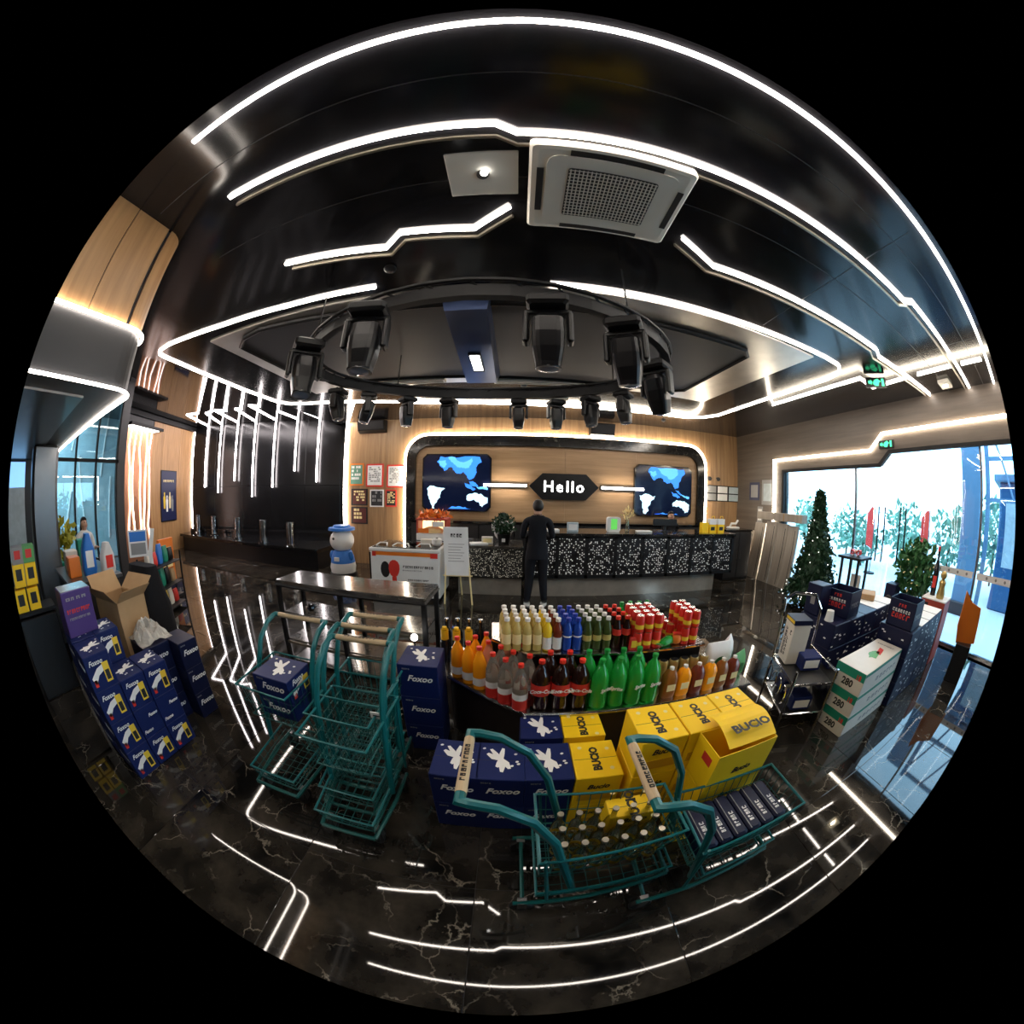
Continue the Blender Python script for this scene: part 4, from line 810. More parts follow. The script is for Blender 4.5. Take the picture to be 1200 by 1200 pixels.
# notices on the right wall near the corner
def rnote(y0, y1, z0, z1, label, m1, m2):
    p = thing('wall_notice', label, 'notice', (XR - .002, (y0 + y1) / 2, (z0 + z1) / 2)); h_ = (z1 - z0) / 2; w_ = abs(y1 - y0) / 2
    MB().box(-.01, 0, -w_, w_, -h_, h_).obj('backing', m1, p); MB().box(-.012, -.01, -w_ * .7, w_ * .7, -h_ * .7, h_ * .7).obj('print', m2, p)
rnote(6.35, 6.75, 1.85, 2.3, 'blue-grey notice on the right wall nearest the corner', 'poster_navy', 'print_grey'); rnote(5.85, 6.25, 1.75, 2.35, 'pale poster on the right wall left of the door light strip', 'print_grey', 'frosted'); rnote(6.2, 6.4, 1.3, 1.7, 'narrow grey notice above the leaning boards', 'print_grey', 'white_paper')
# ------------------------------------------------------------------ dark marble display table with shelves
dt = thing('display_table', 'long dark metal display table with marble top and lower shelves', 'table', (-1.53, 2.66, 0), -.02)
MB().cbox(-.82, .82, -.22, .22, .90, .94, .006).obj('top', 'marble_top', dt); MB().tube([(-.81, -.215, .89), (.81, -.215, .89), (.81, .215, .89), (-.81, .215, .89)], .02, 4, closed=True).obj('top_frame', 'black_metal', dt)
for x in (-.80, -.02, .80):
    for y in (-.2, .2): MB().box(x - .02, x + .02, y - .02, y + .02, 0, .9).obj('leg', 'black_metal', dt)
for z in (.60, .30, .06): MB().cbox(-.78, .78, -.19, .19, z - .02, z, .004).obj('shelf', 'marble_top', dt); 
for z in (.57, .27): MB().box(-.8, .8, -.215, -.195, z - .015, z + .01).obj('shelf_rail', 'alu_trim', dt)
o = thing('small_bowl', 'small dark bowl on the middle shelf of the display table', 'bowl', (-2.05, 2.64, .60)); MB().lathe([(.03, 0), (.055, .03), (.05, .05), (.04, .03), (.01, .015)], 12).obj('body', 'black_gloss', o, True); MB().lathe([(.012, .03), (.012, .06)], 6).obj('lid_knob', 'steel', o)

# ------------------------------------------------------------------ cartons
BW, BD, BH = .235, .275, .25
def carton_meshes(key, w, d, h, m):
    if key in MATS: return MATS[key]
    body = MB().cbox(-w / 2, w / 2, -d / 2, d / 2, 0, h, .004).mesh('carton_body', m)
    flap = MB().box(-w / 2 + .006, w / 2 - .006, -.0012, .0012, h - .001, h + .0006).mesh('lid_seam', 'dark_grey')
    MATS[key] = (body, flap); return MATS[key]
_splash = None
def splash_mesh():
    global _splash
    if _splash: return _splash
    m_ = MB(); rr = random.Random(5)
    for a0 in range(9):
        a = (PI / 2 if a0 % 2 else -PI / 2) + rr.uniform(-.75, .75); l = rr.uniform(.03, .10); c, s = math.cos(a), math.sin(a)
        pts = [(0, .012), (l * .5, .02 * rr.uniform(.6, 1.2)), (l, .006), (l * .95, -.008), (l * .5, -.012), (0, -.012)]
        m_.prism([(x * c - y * s, x * s + y * c) for x, y in pts], 0, .0008)
    for k in range(5):
        cx, cy = rr.uniform(-.09, .09), rr.uniform(-.11, .11); m_.prism([(cx + .009 * math.cos(t * PI / 4), cy + .007 * math.sin(t * PI / 4)) for t in range(8)], 0, .0007)
    _splash = m_.mesh('splash_print', 'print_white'); return _splash
def navy(loc, label, rz=0, open_=False, pic=False, dims=None, group=None, plain=False, m='card_navy', word='Foxoo'):
    w, d, h = dims or (BW, BD, BH)
    t = thing('drink_carton', label, 'carton', loc, rz, group)
    b, f = carton_meshes(('C', w, d, h, m), w, d, h, m); link('carton_body', b, t); link('lid_seam', f, t)
    if not plain:
        s = link('splash_print', splash_mesh(), t, (0, .01, h), rz=.4); s['kind'] = 'stuff'
    text(word, .062, 'print_white', t, (.01, -d / 2 - .0008, h * .60), FRONT, .35, .0015); marks(t, .05, .01, 'print_grey', (-w * .28, -d / 2 - .0002, h * .88), FRONT, 2, 5)
    if pic:   # picture panel facing +x
        p = MB().box(w / 2, w / 2 + .0012, -d * .42, d * .40, h * .12, h * .88).obj('picture_panel', 'card_navy', t)
        MB().loft([[(w / 2 + .0012, d * y_, h * z_) for y_, z_ in ((-.40, .40), (-.1, .62), (.12, .68), (.12, .50), (-.1, .42), (-.30, .20))], [(w / 2 + .0022, d * y_, h * z_) for y_, z_ in ((-.40, .40), (-.1, .62), (.12, .68), (.12, .50), (-.1, .42), (-.30, .20))]]).obj('white_swoosh', 'print_white', p)
        MB().box(w / 2 + .0012, w / 2 + .0022, d * .12, d * .36, h * .16, h * .72).obj('product_photo', 'print_yellow', p); MB().box(w / 2 + .0024, w / 2 + .003, d * .16, d * .32, h * .22, h * .5).obj('product_photo_dark', 'print_black', p)
        MB().box(w / 2 + .0012, w / 2 + .0022, -d * .36, -d * .24, h * .14, h * .34).obj('red_corner', 'print_red', p); text('Foxoo', .045, 'print_white', p, (w / 2 + .0016, -.02, h * .78), SIDE_R, .35, .001)
    return t
def yellow(loc, label, rz=0, dims=None, tword='BUCIO', topletters=True, group=None):
    w, d, h = dims or (BW, BD, BH)
    t = thing('drink_carton', label, 'carton', loc, rz, group)
    b, f = carton_meshes(('Y', w, d, h), w, d, h, 'card_yellow'); link('carton_body', b, t); link('lid_seam', f, t)
    if topletters: text(tword, .058, 'print_black', t, (0, 0, h + .0006), (0, 0, PI / 2), 0, .003)
    for cx, cy in ((-.07, .09), (.07, -.08), (.075, .07)): link('pale_dot', MATS.setdefault('pd', MB().prism([(.012 * math.cos(k * PI / 4), .012 * math.sin(k * PI / 4)) for k in range(8)], 0, .0007).mesh('pale_dot', 'print_pale')), t, (cx, cy, h))
    text('Bucio', .05, 'print_black', t, (0, -d / 2 - .0008, h * .68), FRONT, .3, .0015); MB().box(-w * .4, w * .4, -d / 2 - .0012, -d / 2, h * .2, h * .45).obj('print_block', mat('print_ochre', (.62, .33, .01), .5), t)
    return t
rowx = (-.262, -.040, .195)
for k, x in enumerate(rowx):
    for j in range(2): navy((x, 1.178, j * .25), 'navy drink carton, %s of the %s pair in the front row' % (('bottom', 'top')[j], ('left', 'middle', 'right')[k]), 0)
for j in range(2): yellow((.435, 1.172, j * .25), 'yellow drink carton, %s of the pair ending the front navy row' % ('bottom', 'top')[j])
for j in range(2): navy((.175, 1.46 - .005, j * .25), 'navy drink carton, %s of the pair behind the front row under the cola' % ('bottom', 'top')[j], 0, dims=(.235, .20, .25))
for j in range(2): yellow((.415, 1.455, j * .25), 'yellow drink carton, %s of the pair behind the front row below the green bottles' % ('bottom', 'top')[j], dims=(.235, .20, .25))
for k, (x, y) in enumerate(((.70, 1.135), (.945, 1.135), (1.185, 1.14))):
    for j in range(3):
        if k == 1 and j == 0: pass
        yellow((x, y + .0, j * .25), 'yellow drink carton, %s of the %s column in the tall yellow stack' % (('bottom', 'middle', 'top')[j], ('left', 'middle', 'right')[k]), .0)
for j in range(2): yellow((1.055, .893, j * .25), 'yellow drink carton, %s one under the open yellow box' % ('bottom', 'middle')[j], dims=(.36, .195, .25))
ob = thing('open_carton', 'open yellow carton with a raised lid flap on top of the stack', 'carton', (1.055, .893, .50))
w, d, h = .36, .195, .25
MB().box(-w / 2, w / 2, -d / 2, -d / 2 + .004, 0, h).box(-w / 2, w / 2, d / 2 - .004, d / 2, 0, h).box(-w / 2, -w / 2 + .004, -d / 2 + .004, d / 2 - .004, 0, h).box(w / 2 - .004, w / 2, -d / 2 + .004, d / 2 - .004, 0, h).box(-w / 2, w / 2, -d / 2, d / 2, 0, .004).obj('carton_body', 'card_yellow', ob)
fl_ = MB().loft([[(-w / 2 + .06 + k * 0, -d / 2 + .02 + .24 * q, h + .012 + .05 * math.sin(q * 2.6)), (w / 2, -d / 2 + .02 + .24 * q, h + .004 + .06 * math.sin(q * 2.6)), (w / 2, -d / 2 + .02 + .24 * q, h + .007 + .06 * math.sin(q * 2.6)), (-w / 2 + .06, -d / 2 + .02 + .24 * q, h + .015 + .05 * math.sin(q * 2.6))] for q in [k / 6 for k in range(7)]]).obj('lid_flap', 'card_yellow', ob)
text('BUCIO', .075, 'print_black', fl_, (.03, -.02, h + .072), (0, .0, 0), 0, .003)
MB().box(-w / 2 - .0012, -w / 2, -d * .3, d * .1, h * .6, h * .8).obj('red_print', 'print_red', ob); text('Bucio', .05, 'print_black', ob, (0, -d / 2 - .0008, h * .45), FRONT, .3, .0015)
yellow((.52, .80, .405), 'yellow carton lying inside the front cart behind the glass bottles', 0, dims=(.22, .11, .14))
for j in range(3): navy((-.585, 1.815, j * .25), 'navy drink carton, %s of the stack between the nested carts and the drinks' % ('bottom', 'middle', 'top')[j], .04, dims=(.262, .275, .25))

# ------------------------------------------------------------------ drinks island
isl = thing('drinks_stand', 'two-step dark drinks display stand filled with bottles', 'display stand')
low = [(.085, 1.565), (1.72, 1.565), (1.80, 2.40), (-.60, 2.42), (-.448, 1.965)]
MB().prism([(x * .99 + .01, y + .01) for x, y in low], 0, .49).obj('lower_base', mat('stand_dark', (.02, .014, .012), .3), isl); MB().prism(low, .49, .52).obj('lower_shelf', 'steel', isl)
MB().tube([(low[4][0], low[4][1], .505), (low[0][0], low[0][1], .505), (low[1][0], low[1][1], .505)], .012, 6).obj('shelf_edge', 'chrome', isl)
up = [(.12, 1.83), (1.36, 1.80), (1.42, 2.30), (-.16, 2.34), (-.14, 2.05)]
MB().prism([(x, y + .05) for x, y in up], .52, .78).obj('upper_base', 'black_plastic', isl); MB().prism(up, .78, .80).obj('upper_shelf', 'steel', isl)
MB().tube([(up[4][0], up[4][1], .79), (up[0][0], up[0][1], .79), (up[1][0], up[1][1], .79)], .010, 6).obj('shelf_edge', 'chrome', isl)
def bottle(name, label, group, prof, liquid, cap, h, labelband=None, lm='print_white', script=None, sc=None, seg=14):
    t = thing(name, label, 'bottle', (0, 0, -50), 0, group)
    MB().lathe(prof, seg).obj('body', liquid, t, True)
    r = prof[-1][0]; MB().lathe([(r + .004, h - .022), (r + .004, h), (r * .6, h + .002)], 10).obj('cap', cap, t, True)
    if labelband:
        z0, z1, rr = labelband; b = MB().lathe([(rr, z0), (rr, z1)], seg, caps=False).obj('wrap_label', lm, t, True)
        if script: text(script, sc, 'print_white', b, (0, -rr - .0015, (z0 + z1) / 2), FRONT, .3, .001, .9)
    return t
big = [(.040, 0), (.057, .012), (.0585, .05), (.0555, .10), (.0585, .12), (.0585, .19), (.055, .225), (.044, .26), (.026, .295), (.016, .31), (.015, .325)]
med = [(.034, 0), (.046, .01), (.047, .16), (.044, .21), (.026, .26), (.014, .285), (.014, .30)]
sml = [(.024, 0), (.030, .006), (.031, .06), (.029, .09), (.031, .12), (.029, .155), (.016, .19), (.0125, .205), (.0125, .215)]
slim = [(.022, 0), (.030, .005), (.030, .145), (.026, .165), (.014, .19), (.0135, .21)]
spir = [(.03, 0), (.036, .006), (.036, .17), (.028, .2), (.014, .22), (.014, .285)]
def put(proto, spots, names):
    base = proto['label']
    for k, p in enumerate(spots):
        x, y, z = p[:3]; rz = random.uniform(-.5, .5); lab = base + ', ' + names[k]
        if k == 0: proto.location = (x, y, z); proto.rotation_euler = (0, 0, rz); proto['label'] = lab; continue
        copy_tree(proto, (x, y, z), rz, lab)
NTH = ('first', 'second', 'third', 'fourth', 'fifth', 'sixth', 'seventh', 'eighth')
ROWN = ('front row', 'second row', 'third row', 'back row')
Z1 = .52; Z2 = .80
cola = bottle('cola_bottle', 'big cola bottle with red label and red cap on lower shelf', 'big cola bottles', big, 'liq_cola', 'cap_red', .345, (.115, .195, .0598), 'print_red', 'Coca-Cola', .036)
put(cola, [(.175, 1.64, Z1), (.295, 1.64, Z1), (.412, 1.64, Z1), (.235, 1.75, Z1), (.355, 1.75, Z1)], ['front left', 'front middle', 'front right', 'rear left', 'rear right'])
grn = bottle('green_soda_bottle', 'big green soda bottle with green cap on lower shelf', 'big green soda bottles', big, 'liq_green', 'cap_green', .345, (.125, .18, .0595), 'liq_green', 'Sprite', .036)
put(grn, [(.53, 1.625, Z1), (.645, 1.63, Z1), (.76, 1.63, Z1), (.875, 1.635, Z1), (.475, 1.745, Z1), (.59, 1.745, Z1), (.70, 1.745, Z1), (.81, 1.745, Z1)], [r + ', ' + NTH[k] + ' from left' for r in ('front row', 'rear row') for k in range(4)])
clr = bottle('juice_bottle', 'clear red-capped bottle with red and white label on lower shelf', 'clear red-capped bottles', med, 'liq_clear', 'cap_red', .32, (.0, .075, .0485), 'print_red')
for c_ in (clr,): MB().lathe([(.0484, .075), (.0484, .12)], 14, caps=False).obj('white_label', 'print_white', c_, True)
put(clr, [(.055, 1.635, Z1), (-.035, 1.70, Z1), (-.115, 1.765, Z1), (.11, 1.75, Z1), (.01, 1.80, Z1), (-.07, 1.87, Z1), (.07, 1.90, Z1)], ['nearest the cola', 'second along the edge', 'third along the edge', 'behind the nearest', 'second inner one', 'third inner one', 'rearmost'])
pnk = bottle('pink_drink_bottle', 'pinkish drink bottle with orange-red cap among the clear bottles', 'pinkish drink bottles', med, mat('liq_pink', (.55, .20, .12), .1), 'cap_red', .32, (.03, .11, .0485), 'print_white')
put(pnk, [(-.155, 1.93, Z1), (-.02, 1.96, Z1), (.045, 2.02, Z1)], ['leftmost', 'middle one', 'rearmost'])
orj = bottle('orange_juice_bottle', 'orange juice bottle with red cap at left corner of lower shelf', 'orange juice bottles', med, 'liq_orange', 'cap_red', .32, (.04, .10, .0485), 'print_white')
put(orj, [(-.205, 1.835, Z1), (-.285, 1.90, Z1), (-.37, 1.965, Z1), (-.25, 2.0, Z1), (-.18, 2.06, Z1)], ['front one', 'middle of the edge', 'leftmost', 'inner front', 'inner rear'])
spk = bottle('spirit_bottle', 'dark spirit bottle with silver neck at back left of shelf', 'dark spirit bottles', spir, 'bottle_black', 'silver_foil', .30, (.05, .13, .0368), 'print_black')
put(spk, [(-.52, 2.33, Z1), (-.43, 2.34, Z1), (-.34, 2.34, Z1), (-.25, 2.34, Z1)], [NTH[k] + ' from left' for k in range(4)])
spy = bottle('yellow_neck_bottle', 'dark bottle with yellow neck at back left of shelf', 'yellow-necked dark bottles', spir, 'bottle_black', 'cap_yellow', .30, (.20, .28, .0295), 'cap_yellow')
put(spy, [(-.50, 2.16, Z1), (-.41, 2.16, Z1), (-.32, 2.17, Z1)], ['left', 'middle', 'right'])
bul = thing('round_lamp', 'small glowing round bulb by the top of the navy stack', 'lamp', (-.80, 2.33, .62)); MB().sphere((0, 0, 0), .03, nu=12, nv=8).obj('bulb', 'lamp_white', bul, True); MB().tube([(0, 0, -.62), (0, 0, -.03)], .008, 6).obj('rod', 'black_metal', bul); MB().lathe([(.08, -.62), (.08, -.61)], 12).obj('foot', 'black_metal', bul)
# upper shelf columns
RWY = (1.89, 1.965, 2.04, 2.115)
def column(xs, proto, tilt=0.): put(proto, [(x + (y - 1.89) * -.12, y, Z2) for x in xs for y in RWY], [r + (', ' + NTH[k] + ' from left' if len(xs) > 1 else '') for k in range(len(xs)) for r in ROWN])
column([-.035, .03, .095, .16], bottle('tea_bottle', 'pale yellow drink bottle with white cap on upper shelf', 'pale yellow bottles', slim, 'liq_yellow', 'cap_white', .228, (.05, .12, .0308), 'print_pale'))
column([.225], bottle('lemon_tea_bottle', 'golden tea bottle with a white label on upper shelf', 'golden tea bottles', slim, 'liq_gold', 'cap_white', .228, (.015, .10, .0308), 'print_white'))
column([.29], bottle('dark_tea_bottle', 'dark red tea bottle with white label on upper shelf', 'dark red tea bottles', slim, 'liq_tea', 'cap_white', .228, (.015, .10, .0308), 'print_white'))
column([.355, .42], bottle('blue_drink_bottle', 'deep blue drink bottle with blue cap on upper shelf', 'blue bottles', slim, 'liq_blue', 'cap_blue', .228, (.1, .11, .0308), 'print_white'))
column([.487, .553, .62], bottle('sparkling_bottle', 'dark olive soda bottle with white cap on upper shelf', 'white-capped olive bottles', sml, 'liq_olive', 'cap_white', .23, (.07, .11, .0318), 'liq_yellow'))
column([.688, .755], bottle('small_cola_bottle', 'small cola bottle with red label and cap on upper shelf', 'small cola bottles', sml, 'liq_cola', 'cap_red', .23, (.10, .145, .032), 'print_red'))
can0 = thing('drink_can', 'red drink can on the upper shelf', 'can', (0, 0, -50), 0, 'red cans on the upper shelf')
MB().lathe([(.024, 0), (.031, .006), (.031, .11), (.026, .12)], 14).obj('body', 'can_red', can0, True); MB().lathe([(.025, .12), (.025, .122)], 12).obj('lid', 'silver_foil', can0); MB().lathe([(.0315, .03), (.0315, .06)], 14, caps=False).obj('band', 'print_yellow', can0, True)
spots = []
for x in (.83, .90, .97, 1.20, 1.27):
    for y in (1.85, 1.925, 2.0, 2.075):
        for j in range(2): spots.append((x, y, Z2 + j * .122))
nms = ['%s column, %s, %s' % (c, r, l) for c in NTH[:5] for r in ROWN for l in ('bottom', 'top')]
spots += [(1.045, 2.0, Z2), (1.045, 2.075, Z2), (1.12, 2.0, Z2), (1.12, 2.075, Z2), (1.12, 1.94, Z2)]
nms += ['behind the green pouch', 'rear left behind the pouch', 'behind the orange pouch', 'rear right behind the pouches', 'right behind the orange pouch']
put(can0, spots, nms)
gs = bottle('small_green_bottle', 'small green soda bottle behind the red cans on upper shelf', 'small green bottles', sml, 'liq_green', 'cap_green', .23, (.08, .12, .032), 'print_green')
put(gs, [(.80, 2.16, Z2), (.87, 2.17, Z2), (.94, 2.16, Z2), (1.01, 2.17, Z2)], [NTH[k] + ' from left' for k in range(4)])
fg = thing('fallen_green_pouch', 'green snack pouch lying at the front of the upper shelf between red cans', 'pouch', (1.06, 1.85, Z2 + .035), .5); MB().sphere((0, 0, 0), .085, .035, .035, 12, 8).obj('body', 'liq_green', fg, True); MB().box(-.10, -.08, -.025, .025, -.004, .004).obj('seal', 'print_green', fg)
fo = thing('orange_pouch', 'orange-red snack pouch beside the green pouch on the upper shelf', 'pouch', (1.135, 1.855, Z2 + .04), -.3); MB().sphere((0, 0, 0), .04, .035, .04, 12, 8).obj('body', 'orange_plastic', fo, True); MB().box(-.03, .03, -.02, .02, .038, .048).obj('seal', 'print_red', fo)
rp = thing('red_pack', 'low red and yellow snack pack at the front of the upper shelf', 'pack', (.80, 1.84, Z2)); MB().cbox(-.03, .03, -.015, .015, 0, .09, .004).obj('body', 'print_red', rp); MB().box(-.02, .02, -.017, -.015, .02, .07).obj('print', 'print_yellow', rp)
# gold cans under the upper shelf
gold0 = thing('gold_can', 'gold-brown drink can standing in the row below the upper drinks shelf', 'can', (0, 0, -50), 0, 'gold cans below the upper shelf')
MB().lathe([(.028, 0), (.036, .006), (.036, .19), (.030, .20)], 14).obj('body', 'can_gold', gold0, True); MB().lathe([(.028, .20), (.028, .202)], 12).obj('lid', 'silver_foil', gold0)
put(gold0, [(.86 + k * .083, 1.785 - k * .002, Z1) for k in range(7)], [NTH[k] + ' from left' for k in range(7)])
# drink packs at the right end of the lower shelf
for k, (x, m_) in enumerate(((1.02, 'liq_brown'), (1.125, 'liq_orange'), (1.235, 'liq_tea'), (1.34, 'liq_orange'), (1.445, 'liq_brown'), (1.55, 'liq_tea'))):
    t = thing('drink_pack', ['brown milk tea pack nearest the green bottles', 'orange drink pack between two brown packs', 'dark brown drink pack in the middle of the pack row', 'second orange drink pack at the right of the pack row', 'light brown drink pack near the right end of the shelf', 'dark pack at the right end of the lower shelf'][k], 'pack', (x, 1.64, Z1), .05)
    MB().loft([[(a * s, b * s, z) for a, b in round_rect(-.05, .05, -.04, .04, .02, 3)] for s, z in ((.9, 0), (1, .02), (1, .15), (.7, .19), (.3, .21))]).obj('body', m_, t, True)
    MB().lathe([(.016, .2), (.016, .225)], 10).obj('cap', 'cap_white', t); MB().box(-.03, .03, -.0425, -.040, .06, .11).obj('print', 'print_pale', t)
for k, (x, y, m_, s) in enumerate(((1.52, 1.82, 'white_paper', 1.), (1.64, 1.70, 'print_green', .8), (1.68, 1.9, 'white_paper', .9))):
    t = thing('snack_bag', ['puffy white snack bag with green print at the right end of the stand', 'green and white snack bag in front at the right end of the stand', 'pale snack bag at the very right back of the stand'][k], 'snack bag', (x, y, Z1), .4 * k)
    MB().loft([[(a * s, b * s * f, z * s) for a, b in round_rect(-.11, .11, -.05, .05, .03, 3)] for f, z in ((.1, 0), (.9, .03), (1.1, .12), (.8, .2), (.1, .26))]).obj('body', m_, t, True); MB().prism(blob(10, .05 * s, .3, 1, 1, k), 0, .002).obj('print', 'leaf_green', t).matrix_local = Matrix.Translation((0, -.058 * s, .12 * s)) @ Matrix.Rotation(PI / 2, 4, 'X')
# ------------------------------------------------------------------ shopping carts
def cart(label, loc, rz, hw=.2, hz=1.0, u0=.12, u1=.62, rim=.66, depth=.22, rw0=.21, rw1=.19, nose=.80, low_u0=.25, note=None):
    """local +x is the direction of travel (handle at the origin), z up"""
    t = thing('shopping_cart', label, 'shopping cart', loc, rz)
    # handle: wooden sleeve and two bent teal tubes running down to the base
    for s in (-1, 1):
        MB().tube([(0, s * (hw - .03), hz), (.0, s * hw, hz), (.03, s * (hw + .005), hz - .003), (.10, s * (hw + .005), hz - .02), (.20, s * (hw + .005), hz - .10), (.28, s * (hw + .005), hz - .26), (.40, s * (hw + .002), .22)], .0165, 8).obj('side_tube', 'teal', t, True)
    MB().tube([(0, -hw + .03, hz), (0, hw - .03, hz)], .0175, 10).obj('handle_grip', 'handle_wood', t, True)
    marks(t, hw * 1.1, .016, 'print_black', (0, 0, hz + .0172), (0, 0, PI / 2), int(loc[0] * 100), 9)
    def basket(name, a0, a1, w0, w1, z1, z0, inset, pitch):
        b = MB(); q0 = [(a0, -w0, z1), (a1, -w1, z1), (a1, w1, z1), (a0, w0, z1)]; q1 = [(a0 + inset * .4, -w0 + inset, z0), (a1 - inset, -w1 + inset, z0), (a1 - inset, w1 - inset, z0), (a0 + inset * .4, w0 - inset, z0)]
        b.tube(q0, .0065, 6, closed=True); r_ = b.obj(name + '_rim', 'teal', t)
        b = MB(); b.tube(q1, .005, 5, closed=True)
        lerp = lambda p, q, f: tuple(i + (j - i) * f for i, j in zip(p, q))
        mid = [lerp(p, q, .5) for p, q in zip(q0, q1)]; b.tube(mid, .003, 4, closed=True)
        for i in range(4):
            j = (i + 1) % 4; n_ = max(3, int((Vector(q0[i]) - Vector(q0[j])).length / pitch))
            for k in range(n_ + 1): f = k / n_; b.tube([lerp(q0[i], q0[j], f), lerp(q1[i], q1[j], f)], .0026, 4)
        n_ = int((a1 - a0) / pitch)
        for k in range(1, n_): f = k / n_; b.tube([lerp(q1[0], q1[1], f), lerp(q1[3], q1[2], f)], .0024, 4)
        n_ = int(w0 * 2 / pitch)
        for k in range(1, n_): f = k / n_; b.tube([lerp(q1[0], q1[3], f), lerp(q1[1], q1[2], f)], .0024, 4)
        o_ = b.obj(name + '_wires', 'teal_wire', t); o_['kind'] = 'stuff'; return q0
    basket('upper_basket', u0, u1, rw0, rw1, rim, rim - depth, .035, .045)
    basket('lower_basket', low_u0, nose, .19, .16, .26, .16, .02, .055)
    # rear posts and base frame
    for s in (-1, 1):
        MB().tube([(u0 + .02, s * rw0 * .98, rim + .01), (u0 + .06, s * .19, .16)], .008, 6).obj('post', 'teal', t)
        MB().tube([(.16, s * .20, .13), (.4, s * .195, .145), (nose + .02, s * .15, .14)], .012, 6).obj('base_rail', 'teal_wire', t)
    MB().tube([(nose + .02, -.15, .14), (nose + .02, .15, .14)], .012, 6).obj('nose_bar', 'teal_wire', t); MB().tube([(.2, -.2, .13), (.2, .2, .13)], .01, 6).obj('rear_bar', 'teal_wire', t)
    for x, y in ((.20, -.19), (.20, .19), (nose - .06, -.14), (nose - .06, .14)):
        w_ = MB().lathe([(.012, -.013), (.052, -.013), (.055, -.006), (.055, .006), (.052, .013), (.012, .013)], 14).obj('wheel', 'rubber', t, True); w_.matrix_local = Matrix.Translation((x, y, .055)) @ Matrix.Rotation(PI / 2, 4, 'X')
        MB().box(x - .02, x + .02, y - .02, y - .016, .05, .135).box(x - .02, x + .02, y + .016, y + .02, .05, .135).box(x - .02, x + .02, y - .02, y + .02, .13, .14).obj('caster_fork', 'grey_metal', t)
    return t
# front carts, travelling to the right
cf = cart('teal shopping cart full of glass bottles in the foreground', (-.13, .70, 0), .01, .152, 1.0, .24, .80, .60, .20, .175, .14, .84)
cr = cart('teal shopping cart holding navy packs in front of the tall yellow stack', (.40, .635, 0), -.02, .155, 1.0, .32, .88, .55, .18, .18, .16, .86, .44)
# nested carts facing the camera
for k, (x, y, nm) in enumerate(((-.885, 1.81, 'rearmost'), (-.875, 1.625, 'middle'), (-.82, 1.46, 'front'))):
    cart('empty teal shopping cart, %s of the three nested carts' % nm, (x, y, 0), -PI / 2 + .04, .185, 1.0, .07, .54, .70, .22, .205, .185, .68)
ca = cart('teal shopping cart carrying two navy cartons at the left of the nested carts', (-1.36, 1.60, 0), -PI / 2 + .06, .205, 1.0, .10, .55, .76, .22, .205, .185, .72)
navy((-1.30, 1.255, .545), 'navy carton lower in the left cart basket', .06, dims=(.26, .25, .12), word='Foxoo', plain=True); navy((-1.30, 1.255, .668), 'navy drink carton on top in the left cart basket', .06, dims=(.262, .25, .15), pic=True)
tg = thing('price_tag', 'small white price tag hung on the front nested cart', 'price tag', (-.66, 1.20, .705)); MB().box(-.035, .035, -.003, .003, -.02, .02).obj('card', 'white_paper', tg); MB().box(-.02, .02, -.0042, -.003, -.004, .004).obj('print', 'print_black', tg)
# glass bottles in the front cart
gb = thing('glass_bottle', 'clear glass bottle in the front cart', 'bottle', (0, 0, -50), 0, 'glass bottles in the front cart')
MB().lathe([(.026, 0), (.032, .006), (.032, .09), (.026, .125), (.012, .155), (.0115, .20), (.013, .205)], 14).obj('body', 'glass_olive', gb, True); MB().lathe([(.0308, .008), (.0308, .03)], 14, caps=False).obj('yellow_cast_band', 'liq_gold', gb, True); MB().lathe([(.0135, .2), (.0135, .212)], 10).obj('cap', 'alu_trim', gb)  # low gold band paints the yellow cast of the cartons behind
put(gb, [(.20 + i * .073, .60 + j * .075, .412) for i in range(6) for j in range(3)], ['%s column, %s' % (NTH[i], r) for i in range(6) for r in ('near row', 'middle row', 'far row')])
# navy packs in the right cart
pk = thing('navy_pack', 'glossy navy drink pack lying in the right shopping cart', 'pack', (0, 0, -50), 0, 'navy packs in the right cart')
MB().cbox(-.036, .036, -.13, .13, 0, .11, .012).obj('body', 'card_navy_dark', pk); marks(pk, .10, .022, 'print_white', (0, -.03, .1102), (0, 0, PI / 2), 4, 5); MB().box(-.028, -.024, -.12, .12, .1101, .1108).obj('seam', 'print_grey', pk)
for k in range(6):
    loc = (.80 + k * .078, .62, .385)
    if k == 0: pk.location = loc; pk['label'] = 'glossy navy drink pack in the right cart, nearest the handle'
    else: copy_tree(pk, loc, 0, 'glossy navy drink pack in the right cart, %s from the handle' % NTH[k])
# ------------------------------------------------------------------ left foreground stack
SW, SD, SH = .30, .22, .23      # x depth, y width
def lst(x, y, j, label):
    pic = not (j == 1 and y > .5)
    t = navy((x, y, j * SH), label, 0, pic=pic, dims=(SW, SD, SH))
    if not pic:
        for yy, zz in ((-.05, .05), (.05, .15)): text('Foxoo', .034, 'print_white', t, (SW / 2 + .0008, yy, zz), SIDE_R, .35, .001)
    return t
lev = ('bottom', 'second', 'third', 'top')
cols = [(-2.50, .42, 4, 'leftmost front column'), (-2.50, .645, 3, 'second front column'), (-2.50, .87, 3, 'third front column'), (-2.83, .42, 4, 'leftmost rear column'), (-2.83, .645, 4, 'second rear column')]
for x, y, n, nm in cols:
    for j in range(n): lst(x, y, j, 'navy carton, %s in the %s of the left stack' % ((lev[j] if n == 4 else ('bottom', 'middle', 'top')[j]), nm))
